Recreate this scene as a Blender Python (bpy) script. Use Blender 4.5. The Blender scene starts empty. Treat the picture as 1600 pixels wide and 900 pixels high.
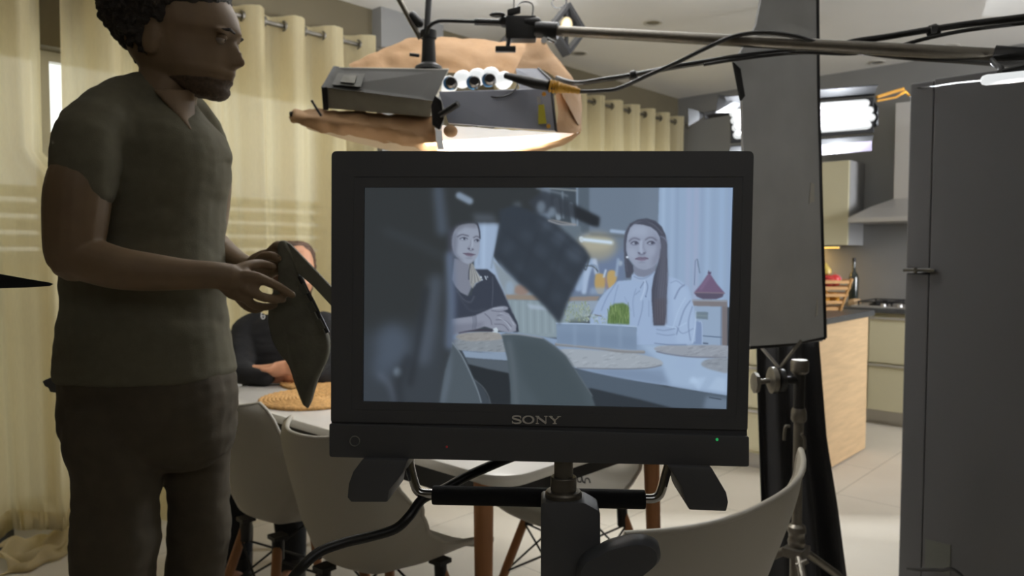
import bpy, bmesh, math, random
import numpy as np
from mathutils import Vector, Matrix, Euler, noise

# ------------------------------------------------------------------ camera, world, lights, exposure
SC = bpy.context.scene
COL = SC.collection
F = 1164.0                      # focal length in pixels of the 1600 px frame
CAMZ = 1.27
YAW = math.radians(43.0)        # forward direction measured from +x
PITCH = math.atan(55.0 / F)     # looking slightly down
fwd_h = Vector((math.cos(YAW), math.sin(YAW), 0))
RIGHT = Vector((math.sin(YAW), -math.cos(YAW), 0))
FWD = (fwd_h * math.cos(PITCH) + Vector((0, 0, -math.sin(PITCH)))).normalized()
UP = RIGHT.cross(FWD).normalized()
CAM = Vector((0, 0, CAMZ))
UPZ = Vector((0, 0, 1))

cd = bpy.data.cameras.new('camera')
cam = bpy.data.objects.new('camera', cd)
COL.objects.link(cam)
cam.matrix_world = Matrix((
    (RIGHT.x, UP.x, -FWD.x, CAM.x),
    (RIGHT.y, UP.y, -FWD.y, CAM.y),
    (RIGHT.z, UP.z, -FWD.z, CAM.z),
    (0, 0, 0, 1)))
cd.sensor_width = 36.0
cd.lens = F / 1600.0 * 36.0
cd.clip_start = 0.02
cd.dof.use_dof = True
cd.dof.focus_distance = 0.80
cd.dof.aperture_fstop = 9.0
SC.camera = cam

w = bpy.data.worlds.new('world')
SC.world = w
w.use_nodes = True
wn = w.node_tree.nodes
wn['Background'].inputs[0].default_value = (0.98, 0.97, 0.92, 1)
wn['Background'].inputs[1].default_value = 1.75

vs = SC.view_settings
vs.view_transform = 'Standard'
vs.look = 'None'
vs.exposure = 0.0
vs.gamma = 1.0
vs.use_curve_mapping = False
SC.display_settings.display_device = 'sRGB'
cy = SC.cycles
cy.use_denoising = True
cy.max_bounces = 8
cy.diffuse_bounces = 4
cy.glossy_bounces = 3
cy.transmission_bounces = 4
cy.transparent_max_bounces = 12
cy.caustics_reflective = False
cy.caustics_refractive = False
cy.sample_clamp_indirect = 4.0

def ray(px, py):
    return FWD + RIGHT * ((px - 800) / F) + UP * ((450 - py) / F)
def P(px, py, d):
    return CAM + ray(px, py) * d
def hit_x(px, py, X):
    r = ray(px, py); return CAM + r * ((X - CAM.x) / r.x)
def hit_y(px, py, Y):
    r = ray(px, py); return CAM + r * ((Y - CAM.y) / r.y)
def hit_z(px, py, Z):
    r = ray(px, py); return CAM + r * ((Z - CAM.z) / r.z)
def pix(v):
    d = Vector(v) - CAM
    z = d.dot(FWD)
    return (800 + F * d.dot(RIGHT) / z, 450 - F * d.dot(UP) / z, z)

def light(name, kind, loc, energy, color=(1, 1, 1), size=0.1, size_y=None, aim=None, radius=0.0):
    ld = bpy.data.lights.new(name, kind)
    ld.energy = energy; ld.color = color
    if kind == 'AREA':
        ld.size = size
        if size_y: ld.shape = 'RECTANGLE'; ld.size_y = size_y
    else:
        ld.shadow_soft_size = radius
    o = bpy.data.objects.new(name, ld); COL.objects.link(o)
    o.location = loc
    if aim is not None:
        o.rotation_euler = (Vector(aim) - Vector(loc)).to_track_quat('-Z', 'Y').to_euler()
    return o

# sky portals just outside the two windows
for (px0, px1) in ((0.55, 3.0), (3.5, 6.0)):
    pl = light('window_portal', 'AREA', ((px0 + px1) / 2, 3.97, 1.5), 1.0, size=px1 - px0, size_y=1.35,
               aim=((px0 + px1) / 2, 0, 1.5))
    pl.data.cycles.is_portal = True

# light of the paper-wrapped lamp over the table (shines down on the table)
light('lamp_key_light', 'AREA', P(770, 215, 2.45), 16, (1.0, 0.96, 0.9), 0.42, 0.25, aim=P(800, 600, 2.7))
light('lamp_upward_spill', 'AREA', P(780, 55, 2.95), 50, (0.97, 0.98, 1.0), 0.5, aim=P(800, -300, 2.95))
# light of the fluorescent bank
for px in (1180, 1250, 1320):
    light('tube_light', 'POINT', P(px, 180, 4.25), 33, (0.90, 0.95, 1.0), radius=0.0)
# light of the lamp under the boom end at the right
light('boom_end_lamp_light', 'POINT', P(1580, 140, 1.62), 0.8, (1, 0.97, 0.92), radius=0.0)
# soft room light above and behind the camera
light('room_ceiling_light', 'AREA', (-0.4, -0.9, 2.60), 5.5, (1.0, 0.98, 0.96), 1.4, aim=(1.2, 1.2, 0.7))
# fill light added to brighten the kitchen, unseen to the right; no window there
kfill = light('kitchen_fill_light', 'AREA', (5.2, -1.9, 1.8), 45, (0.96, 0.97, 1.0), 1.2, aim=(5.7, 2.0, 1.0))
kfill.data.spread = math.radians(95)

# ------------------------------------------------------------------ helpers
def srgb(r, g, b):
    def f(c):
        c /= 255.0
        return c / 12.92 if c <= 0.04045 else ((c + 0.055) / 1.055) ** 2.4
    return (f(r), f(g), f(b), 1.0)

MATS = {}
def mat(name, color, rough=0.6, metal=0.0, spec=0.5, emit=None, estr=0.0, noise_amt=0.0, noise_scale=20.0,
        bump=0.0, bump_scale=60.0, coat=0.0, sheen=0.0, stretch=None):
    m = bpy.data.materials.new(name); m.use_nodes = True
    nt = m.node_tree; b = nt.nodes['Principled BSDF']
    col = color if len(color) == 4 else (*color, 1)
    b.inputs['Base Color'].default_value = col
    b.inputs['Roughness'].default_value = rough
    b.inputs['Metallic'].default_value = metal
    b.inputs['Specular IOR Level'].default_value = spec
    if coat: b.inputs['Coat Weight'].default_value = coat
    if sheen: b.inputs['Sheen Weight'].default_value = sheen
    if emit is not None:
        b.inputs['Emission Color'].default_value = emit
        b.inputs['Emission Strength'].default_value = estr
    tc = nt.nodes.new('ShaderNodeTexCoord')
    mp = nt.nodes.new('ShaderNodeMapping')
    nt.links.new(tc.outputs['Object'], mp.inputs['Vector'])
    if stretch: mp.inputs['Scale'].default_value = stretch
    if noise_amt:
        n = nt.nodes.new('ShaderNodeTexNoise'); n.inputs['Scale'].default_value = noise_scale
        n.inputs['Detail'].default_value = 4
        nt.links.new(mp.outputs['Vector'], n.inputs['Vector'])
        r = nt.nodes.new('ShaderNodeValToRGB')
        r.color_ramp.elements[0].position = 0.3; r.color_ramp.elements[1].position = 0.7
        r.color_ramp.elements[0].color = tuple(max(0, c * (1 - noise_amt)) for c in col[:3]) + (1,)
        r.color_ramp.elements[1].color = tuple(min(1, c * (1 + noise_amt)) for c in col[:3]) + (1,)
        nt.links.new(n.outputs['Fac'], r.inputs['Fac'])
        nt.links.new(r.outputs['Color'], b.inputs['Base Color'])
    if bump:
        n2 = nt.nodes.new('ShaderNodeTexNoise'); n2.inputs['Scale'].default_value = bump_scale
        n2.inputs['Detail'].default_value = 3
        nt.links.new(mp.outputs['Vector'], n2.inputs['Vector'])
        bp = nt.nodes.new('ShaderNodeBump'); bp.inputs['Strength'].default_value = bump
        bp.inputs['Distance'].default_value = 0.01
        nt.links.new(n2.outputs['Fac'], bp.inputs['Height'])
        nt.links.new(bp.outputs['Normal'], b.inputs['Normal'])
    MATS[name] = m
    return m

ORG = {}
def org(o):
    return ORG.get(o.name, Vector((0, 0, 0))) if o is not None else Vector((0, 0, 0))

def tag(o, label=None, cat=None, group=None, kind=None):
    if label: o['label'] = label
    if cat: o['category'] = cat
    if group: o['group'] = group
    if kind: o['kind'] = kind
    return o

def thing(name, label, cat, loc=(0, 0, 0), group=None):
    o = bpy.data.objects.new(name, None); COL.objects.link(o)
    o.location = loc; o.empty_display_size = 0.05
    ORG[o.name] = Vector(loc)
    return tag(o, label, cat, group)

def frame_of(d):
    d = Vector(d).normalized()
    a = Vector((0, 0, 1)) if abs(d.z) < 0.9 else Vector((1, 0, 0))
    u = d.cross(a).normalized(); v = d.cross(u).normalized()
    return u, v

class MB:
    def __init__(s): s.v = []; s.f = []
    def add(s, vs_, fs):
        n = len(s.v); s.v += [tuple(x) for x in vs_]; s.f += [tuple(i + n for i in f) for f in fs]; return s
    def box(s, c, size, rot=None, axes=None):
        c = Vector(c); hx, hy, hz = [k / 2 for k in size]
        if axes: X, Y, Z = [Vector(a).normalized() for a in axes]
        elif rot is not None:
            M = Euler(rot).to_matrix(); X, Y, Z = M.col[0], M.col[1], M.col[2]
        else: X, Y, Z = Vector((1, 0, 0)), Vector((0, 1, 0)), Vector((0, 0, 1))
        vs_ = [c + X * (hx * i) + Y * (hy * j) + Z * (hz * k) for i in (-1, 1) for j in (-1, 1) for k in (-1, 1)]
        return s.add(vs_, [(0, 1, 3, 2), (4, 6, 7, 5), (0, 4, 5, 1), (2, 3, 7, 6), (0, 2, 6, 4), (1, 5, 7, 3)])
    def rings(s, rs, cap=True, closed_u=True):
        n = len(rs[0]); vs_ = [p for r in rs for p in r]; fs = []
        for i in range(len(rs) - 1):
            for j in range(n if closed_u else n - 1):
                a = i * n + j; b = i * n + (j + 1) % n
                fs.append((a, b, b + n, a + n))
        if cap and closed_u:
            fs.append(tuple(reversed(range(n)))); fs.append(tuple((len(rs) - 1) * n + k for k in range(n)))
        return s.add(vs_, fs)
    def tube(s, pts, r, seg=12, flat=1.0, up=None, round_ends=False, caps=True):
        pts = [Vector(p) for p in pts]; n = len(pts)
        rr = r if isinstance(r, (list, tuple)) else [r] * n
        if round_ends:
            d0 = (pts[0] - pts[1]).normalized(); d1 = (pts[-1] - pts[-2]).normalized()
            pre = [(pts[0] + d0 * rr[0] * math.sin(a), rr[0] * math.cos(a)) for a in (1.45, 1.1, 0.6)]
            post = [(pts[-1] + d1 * rr[-1] * math.sin(a), rr[-1] * math.cos(a)) for a in (0.6, 1.1, 1.45)]
            pts = [p for p, _ in pre] + pts + [p for p, _ in post]
            rr = [q for _, q in pre] + list(rr) + [q for _, q in post]; n = len(pts)
        rs = []; u = None
        for i in range(n):
            t = (pts[min(i + 1, n - 1)] - pts[max(i - 1, 0)]).normalized()
            if u is None:
                if up is not None: u = (Vector(up) - t * Vector(up).dot(t)).normalized()
                else: u, _ = frame_of(t)
            else:
                u = (u - t * u.dot(t)); u = u.normalized() if u.length > 1e-6 else frame_of(t)[0]
            v = t.cross(u)
            rs.append([pts[i] + (u * math.cos(a) + v * math.sin(a) * flat) * rr[i]
                       for a in [2 * math.pi * k / seg for k in range(seg)]])
        return s.rings(rs, cap=caps)
    def ell(s, c, r, axes=None, seg=20, rg=12):
        c = Vector(c)
        X, Y, Z = [Vector(a).normalized() for a in axes] if axes else (Vector((1, 0, 0)), Vector((0, 1, 0)), Vector((0, 0, 1)))
        rs = []
        for i in range(1, rg):
            th = math.pi * i / rg
            rs.append([c + X * (r[0] * math.sin(th) * math.cos(a)) + Y * (r[1] * math.sin(th) * math.sin(a)) + Z * (-r[2] * math.cos(th))
                       for a in [2 * math.pi * k / seg for k in range(seg)]])
        return s.rings(rs)
    def lathe(s, c, prof, axis=(0, 0, 1), seg=24, caps=True):
        c = Vector(c); ax = Vector(axis).normalized(); u, v = frame_of(ax)
        rs = [[c + ax * h + (u * math.cos(a) + v * math.sin(a)) * r for a in [2 * math.pi * k / seg for k in range(seg)]] for (h, r) in prof]
        return s.rings(rs, cap=caps)
    def prism(s, pts, vec):
        pts = [Vector(p) for p in pts]; vec = Vector(vec); n = len(pts)
        vs_ = [p - vec / 2 for p in pts] + [p + vec / 2 for p in pts]
        fs = [tuple(reversed(range(n))), tuple(range(n, 2 * n))] + [(i, (i + 1) % n, (i + 1) % n + n, i + n) for i in range(n)]
        return s.add(vs_, fs)
    def sheet(s, grid, th):
        """grid[i][j] of points -> closed thin slab of thickness th"""
        R_, C_ = len(grid), len(grid[0])
        g = [[Vector(p) for p in row] for row in grid]
        nr = [[None] * C_ for _ in range(R_)]
        for i in range(R_):
            for j in range(C_):
                a = g[min(i + 1, R_ - 1)][j] - g[max(i - 1, 0)][j]
                b = g[i][min(j + 1, C_ - 1)] - g[i][max(j - 1, 0)]
                q = a.cross(b); nr[i][j] = q.normalized() if q.length > 1e-9 else Vector((0, 0, 1))
        vs_ = [g[i][j] + nr[i][j] * th / 2 for i in range(R_) for j in range(C_)] + \
              [g[i][j] - nr[i][j] * th / 2 for i in range(R_) for j in range(C_)]
        N = R_ * C_; fs = []
        for i in range(R_ - 1):
            for j in range(C_ - 1):
                a = i * C_ + j
                fs.append((a, a + 1, a + C_ + 1, a + C_)); fs.append((N + a, N + a + C_, N + a + C_ + 1, N + a + 1))
        bd = [j for j in range(C_)] + [i * C_ + C_ - 1 for i in range(1, R_)] + \
             [(R_ - 1) * C_ + j for j in range(C_ - 2, -1, -1)] + [i * C_ for i in range(R_ - 2, 0, -1)]
        for k in range(len(bd)):
            a, b = bd[k], bd[(k + 1) % len(bd)]
            fs.append((b, a, a + N, b + N))
        return s.add(vs_, fs)
    def build(s, name, m, parent=None, smooth=35, label=None, bevel=0.0, world=True, kind=None, recalc=True):
        me = bpy.data.meshes.new(name)
        vs_ = s.v
        o = bpy.data.objects.new(name, me); COL.objects.link(o)
        if parent is not None:
            off = org(parent) if world else Vector((0, 0, 0))
            ORG[o.name] = org(parent)
            o.parent = parent
        else:
            a = np.array(vs_); off = Vector(((a[:, 0].min() + a[:, 0].max()) / 2, (a[:, 1].min() + a[:, 1].max()) / 2, a[:, 2].min())) if world else Vector((0, 0, 0))
            o.location = off; ORG[o.name] = off
        me.from_pydata([(p[0] - off.x, p[1] - off.y, p[2] - off.z) for p in vs_], [], s.f)
        if recalc or bevel:
            bm = bmesh.new(); bm.from_mesh(me)
            if bevel:
                es = [e for e in bm.edges if len(e.link_faces) == 2 and e.calc_face_angle(0) > 0.6]
                bmesh.ops.bevel(bm, geom=es, offset=bevel, segments=2, affect='EDGES', profile=0.6, clamp_overlap=True)
            bmesh.ops.recalc_face_normals(bm, faces=bm.faces)
            bm.to_mesh(me); bm.free()
        if smooth:
            me.polygons.foreach_set('use_smooth', [True] * len(me.polygons))
            try: me.set_sharp_from_angle(angle=math.radians(smooth))
            except Exception: pass
        me.materials.append(m)
        if label: o['label'] = label
        if kind: o['kind'] = kind
        return o

def remeshed(mb, name, m, parent, voxel=0.006, smooth_it=4, disp=0.0, disp_scale=0.08, label=None):
    o = mb.build(name, m, parent, smooth=0, recalc=True)
    md = o.modifiers.new('r', 'REMESH'); md.mode = 'VOXEL'; md.voxel_size = voxel; md.use_smooth_shade = True
    sm = o.modifiers.new('s', 'SMOOTH'); sm.iterations = smooth_it; sm.factor = 0.5
    dg = bpy.context.evaluated_depsgraph_get(); dg.update()
    me = bpy.data.meshes.new_from_object(o.evaluated_get(dg))
    o.modifiers.clear(); old = o.data; o.data = me; bpy.data.meshes.remove(old); me.name = name
    if disp:
        n = len(me.vertices); co = np.empty(n * 3); me.vertices.foreach_get('co', co); co = co.reshape(-1, 3)
        no = np.empty(n * 3); me.vertices.foreach_get('normal', no); no = no.reshape(-1, 3)
        d = np.array([noise.fractal(Vector((c[0] / disp_scale * 0.7, c[1] / disp_scale * 0.7, c[2] / disp_scale * 1.6)), 0.8, 2.0, 3) for c in co])
        co += no * (d * disp)[:, None]
        me.vertices.foreach_set('co', co.ravel()); me.update()
    me.polygons.foreach_set('use_smooth', [True] * len(me.polygons))
    if not me.materials: me.materials.append(m)
    if label: o['label'] = label
    return o

def copy_tree(o, parent=None):
    c = o.copy(); COL.objects.link(c)
    ORG[c.name] = org(o)
    if parent is not None: c.parent = parent
    for ch in list(o.children): copy_tree(ch, c)
    return c

def cr(pts, n=6, closed=False):
    """Catmull-Rom through points (tuples of any size)"""
    pts = [np.array(p, float) for p in pts]; out = []; N = len(pts)
    rng = range(N if closed else N - 1)
    for i in rng:
        p0 = pts[(i - 1) % N] if closed else pts[max(i - 1, 0)]
        p1 = pts[i % N]; p2 = pts[(i + 1) % N] if closed else pts[i + 1]
        p3 = pts[(i + 2) % N] if closed else pts[min(i + 2, N - 1)]
        for k in range(n):
            t = k / n
            out.append(0.5 * (2 * p1 + (p2 - p0) * t + (2 * p0 - 5 * p1 + 4 * p2 - p3) * t * t + (3 * p1 - p0 - 3 * p2 + p3) * t ** 3))
    if not closed: out.append(pts[-1])
    return out
def crv(pts, n=6): return [Vector(p) for p in cr([tuple(p) for p in pts], n)]

# ------------------------------------------------------------------ materials
M_wall = mat('grey_wall_paint', srgb(104, 96, 76), 0.85, noise_amt=0.04, noise_scale=4, bump=0.05, bump_scale=90)
M_wallk = mat('kitchen_wall_paint', srgb(138, 138, 137), 0.85, noise_amt=0.04, noise_scale=3)
M_ceil = mat('ceiling_paint', srgb(236, 234, 230), 0.9, noise_amt=0.02, noise_scale=2)
M_white = mat('white_lacquer', srgb(228, 226, 222), 0.25)
M_shell = mat('light_grey_plastic', srgb(188, 184, 174), 0.45)
M_wood = mat('beech_wood', srgb(158, 108, 66), 0.5, noise_amt=0.18, noise_scale=18, stretch=(1, 1, 0.15))
M_oak = mat('oak_veneer', srgb(206, 176, 136), 0.55, noise_amt=0.10, noise_scale=5, stretch=(1, 1, 9))
M_cream = mat('cream_laminate', srgb(214, 208, 178), 0.45)
M_worktop = mat('dark_grey_worktop', srgb(72, 74, 76), 0.35, noise_amt=0.1, noise_scale=80)
M_steel = mat('brushed_steel', srgb(200, 198, 196), 0.42, metal=0.6)
M_chrome = mat('chrome', srgb(190, 190, 190), 0.12, metal=1.0)
M_bmetal = mat('black_metal', srgb(36, 36, 37), 0.45, metal=0.3)
M_gmetal = mat('grey_aged_metal', srgb(120, 116, 108), 0.38, metal=0.8, noise_amt=0.1, noise_scale=50)
M_bplast = mat('black_plastic', srgb(82, 83, 86), 0.5, bump=0.03, bump_scale=900)
M_foam = mat('black_foam', srgb(24, 24, 25), 0.95, bump=0.1, bump_scale=700)
M_rubber = mat('black_rubber', srgb(30, 30, 30), 0.4)
M_fridge = mat('black_fridge_steel', srgb(84, 84, 86), 0.42, noise_amt=0.06, noise_scale=400)
M_flag = mat('dark_grey_flag_cloth', srgb(184, 186, 187), 0.9, noise_amt=0.08, noise_scale=6, bump=0.15, bump_scale=500)
M_black_cloth = mat('black_drape_cloth', srgb(40, 40, 42), 0.95, noise_amt=0.12, noise_scale=12, bump=0.2, bump_scale=300)
M_skin_m = mat('tanned_skin', srgb(124, 102, 76), 0.55, noise_amt=0.06, noise_scale=30)
M_skin_w = mat('light_skin', srgb(205, 150, 118), 0.5, noise_amt=0.04, noise_scale=30)
M_hair = mat('dark_brown_hair', srgb(44, 36, 28), 0.7, noise_amt=0.35, noise_scale=90, bump=0.5, bump_scale=160)
M_hairw = mat('brown_hair', srgb(84, 60, 44), 0.6, noise_amt=0.3, noise_scale=70, bump=0.4, bump_scale=200)
M_tshirt = mat('dark_t_shirt_cotton', srgb(102, 98, 81), 0.95, noise_amt=0.06, noise_scale=60, bump=0.1, bump_scale=500)
M_trous = mat('dark_trouser_cotton', srgb(78, 70, 56), 0.9, noise_amt=0.1, noise_scale=30, bump=0.1, bump_scale=500)
M_wsweater = mat('black_knit', srgb(30, 31, 34), 0.95, noise_amt=0.1, noise_scale=80, bump=0.3, bump_scale=400)
M_paper = mat('brown_wrapping_paper', srgb(190, 152, 112), 0.7, noise_amt=0.08, noise_scale=8, bump=0.5, bump_scale=14)
M_orange = mat('orange_plastic', srgb(220, 160, 50), 0.5)
M_glow = mat('lit_fluorescent_tube', (0.1, 0.1, 0.1, 1), 0.4, emit=(0.97, 1.0, 1.0, 1), estr=0.78)
# ------------------------------------------------------------------ floor, walls, ceiling
WY, WX, RX, RY, CZ = 3.78, 6.40, -2.0, -2.2, 2.755
def floor_mat():
    m = bpy.data.materials.new('pale_floor_tile'); m.use_nodes = True
    nt = m.node_tree; b = nt.nodes['Principled BSDF']
    tc = nt.nodes.new('ShaderNodeTexCoord')
    br = nt.nodes.new('ShaderNodeTexBrick')
    br.inputs['Scale'].default_value = 1.0
    br.inputs['Brick Width'].default_value = 1.2; br.inputs['Row Height'].default_value = 0.6
    br.inputs['Mortar Size'].default_value = 0.0022; br.inputs['Mortar Smooth'].default_value = 0.2
    br.offset = 0.5
    br.inputs['Color1'].default_value = srgb(206, 198, 184); br.inputs['Color2'].default_value = srgb(200, 193, 180)
    br.inputs['Mortar'].default_value = srgb(150, 142, 130)
    nt.links.new(tc.outputs['Object'], br.inputs['Vector'])
    n = nt.nodes.new('ShaderNodeTexNoise'); n.inputs['Scale'].default_value = 3; n.inputs['Detail'].default_value = 6
    nt.links.new(tc.outputs['Object'], n.inputs['Vector'])
    mx = nt.nodes.new('ShaderNodeMix'); mx.data_type = 'RGBA'; mx.blend_type = 'SOFT_LIGHT'; mx.inputs['Factor'].default_value = 0.25
    nt.links.new(br.outputs['Color'], mx.inputs[6]); nt.links.new(n.outputs['Fac'], mx.inputs[7])
    nt.links.new(mx.outputs[2], b.inputs['Base Color'])
    b.inputs['Roughness'].default_value = 0.6
    return m
M_floor = floor_mat()
MB().box(((RX + WX) / 2, (RY + WY) / 2, -0.05), (WX - RX + 0.4, WY - RY + 0.4, 0.1)).build('floor', M_floor, kind='structure', smooth=0)
MB().box(((RX + WX) / 2, (RY + WY) / 2, CZ + 0.05), (WX - RX + 0.4, WY - RY + 0.4, 0.1)).build('ceiling', M_ceil, kind='structure', smooth=0)
MB().box((WX + 0.1, (RY + WY) / 2, CZ / 2), (0.2, WY - RY + 0.4, CZ)).build('wall_back', M_wallk, kind='structure', smooth=0)
MB().box((RX - 0.1, (RY + WY) / 2, CZ / 2), (0.2, WY - RY + 0.4, CZ)).build('wall_rear', M_wall, kind='structure', smooth=0)
MB().box(((RX + WX) / 2, RY - 0.1, CZ / 2), (WX - RX, 0.2, CZ)).build('wall_right', M_wall, kind='structure', smooth=0)
# left wall with two window openings
W1, W2, WZ, WB = (0.30, 2.55), (3.7, 6.05), (1.20, 2.185), (0.10, 0.10)
mb = MB()
xs = [RX, W1[0], W1[1], W2[0], W2[1], WX]
for i in (0, 2, 4):
    mb.box(((xs[i] + xs[i + 1]) / 2, WY + 0.1, CZ / 2), (xs[i + 1] - xs[i], 0.2, CZ))
for (a, b_), z0 in zip((W1, W2), WB):
    mb.box(((a + b_) / 2, WY + 0.1, z0 / 2), (b_ - a, 0.2, z0))
    mb.box(((a + b_) / 2, WY + 0.1, (CZ + WZ[1]) / 2), (b_ - a, 0.2, CZ - WZ[1]))
mb.build('wall_left', M_wall, kind='structure', smooth=0)
# shallow pier between the windows
MB().box((3.05, WY - 0.045, CZ / 2), (0.50, 0.09, CZ)).build('trim_1', M_wallk, kind='structure', smooth=0)
# baseboards
for nm, c, s in (('baseboard_left', ((RX + WX) / 2, WY - 0.008, 0.04), (WX - RX, 0.016, 0.08)),
                 ('baseboard_rear', (RX + 0.008, (RY + WY) / 2, 0.04), (0.016, WY - RY - 0.04, 0.08))):
    MB().box(c, s).build(nm, M_white, kind='structure', smooth=0, bevel=0.003)

M_wframe = mat('white_window_frame', srgb(215, 214, 208), 0.4)
def glass_mat():
    m = bpy.data.materials.new('window_glass'); m.use_nodes = True
    nt = m.node_tree; nt.nodes.clear()
    o = nt.nodes.new('ShaderNodeOutputMaterial'); t = nt.nodes.new('ShaderNodeBsdfTransparent'); g = nt.nodes.new('ShaderNodeBsdfGlossy')
    g.inputs['Roughness'].default_value = 0.02; t.inputs[0].default_value = (0.94, 0.96, 0.95, 1)
    mx = nt.nodes.new('ShaderNodeMixShader'); mx.inputs[0].default_value = 0.06
    nt.links.new(t.outputs[0], mx.inputs[1]); nt.links.new(g.outputs[0], mx.inputs[2]); nt.links.new(mx.outputs[0], o.inputs[0])
    return m
M_glass = glass_mat()
def frost_mat():
    m = bpy.data.materials.new('frosted_glass'); m.use_nodes = True
    nt = m.node_tree; nt.nodes.clear()
    o = nt.nodes.new('ShaderNodeOutputMaterial'); t = nt.nodes.new('ShaderNodeBsdfTranslucent'); t.inputs[0].default_value = (0.52, 0.52, 0.47, 1)
    nt.links.new(t.outputs[0], o.inputs[0]); return m
M_frost = frost_mat()
M_slat = mat('grey_shutter_slat', srgb(150, 148, 140), 0.6)
for wi, (a, b_) in enumerate((W1, W2)):
    fr = MB(); yy = WY + 0.13; n = 3
    for k in range(n + 1):
        x = a + (b_ - a) * k / n
        x = min(max(x, a + 0.025), b_ - 0.025)
        fr.box((x, yy, (WB[wi] + WZ[1]) / 2), (0.05, 0.06, WZ[1] - WB[wi]))
    for z in (WB[wi] + 0.025, WZ[0], WZ[1] - 0.022):
        fr.box(((a + b_) / 2, yy, z), (b_ - a, 0.055, 0.045))
    root = fr.build('window_%d' % (wi + 1), M_wframe, kind='structure', smooth=0, bevel=0.004)
    MB().box(((a + b_) / 2, yy + 0.01, (WZ[0] + WZ[1]) / 2), (b_ - a - 0.06, 0.006, WZ[1] - WZ[0] - 0.06)).build('window_pane', M_glass, root, smooth=0)
    MB().box(((a + b_) / 2, yy + 0.02, (WB[wi] + WZ[0]) / 2), (b_ - a - 0.06, 0.008, WZ[0] - WB[wi] - 0.04)).build('frosted_pane', M_frost, root, smooth=0)
    sl = MB(); z = 1.25
    while z < 1.56:
        sl.box(((a + b_) / 2, yy + 0.09, z), (b_ - a, 0.05, 0.042), rot=(0.35, 0, 0)); z += 0.076
    sl.build('shutter_slats', M_slat, root, smooth=0)

# ------------------------------------------------------------------ sheer curtains on their rod
def sheer_mat(name, col, tr=0.30, see=0.07):
    m = bpy.data.materials.new(name); m.use_nodes = True
    nt = m.node_tree; nt.nodes.clear()
    o = nt.nodes.new('ShaderNodeOutputMaterial')
    d = nt.nodes.new('ShaderNodeBsdfDiffuse'); t = nt.nodes.new('ShaderNodeBsdfTranslucent'); s = nt.nodes.new('ShaderNodeBsdfTransparent')
    tc = nt.nodes.new('ShaderNodeTexCoord'); mp = nt.nodes.new('ShaderNodeMapping'); mp.inputs['Scale'].default_value = (220, 220, 30)
    n = nt.nodes.new('ShaderNodeTexNoise'); n.inputs['Scale'].default_value = 1.0
    r = nt.nodes.new('ShaderNodeValToRGB')
    r.color_ramp.elements[0].color = tuple(c * 0.88 for c in col[:3]) + (1,); r.color_ramp.elements[1].color = col
    nt.links.new(tc.outputs['Object'], mp.inputs[0]); nt.links.new(mp.outputs[0], n.inputs['Vector']); nt.links.new(n.outputs['Fac'], r.inputs[0])
    for x in (d, t): nt.links.new(r.outputs[0], x.inputs[0])
    m1 = nt.nodes.new('ShaderNodeMixShader'); m1.inputs[0].default_value = 0.55
    m2 = nt.nodes.new('ShaderNodeMixShader'); m2.inputs[0].default_value = see
    nt.links.new(d.outputs[0], m1.inputs[1]); nt.links.new(t.outputs[0], m1.inputs[2])
    nt.links.new(m1.outputs[0], m2.inputs[1]); nt.links.new(s.outputs[0], m2.inputs[2]); nt.links.new(m2.outputs[0], o.inputs[0])
    return m
M_sheer = sheer_mat('cream_sheer_fabric', srgb(238, 225, 186))
ROD_Z, ROD_Y = 2.462, 3.60
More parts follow.
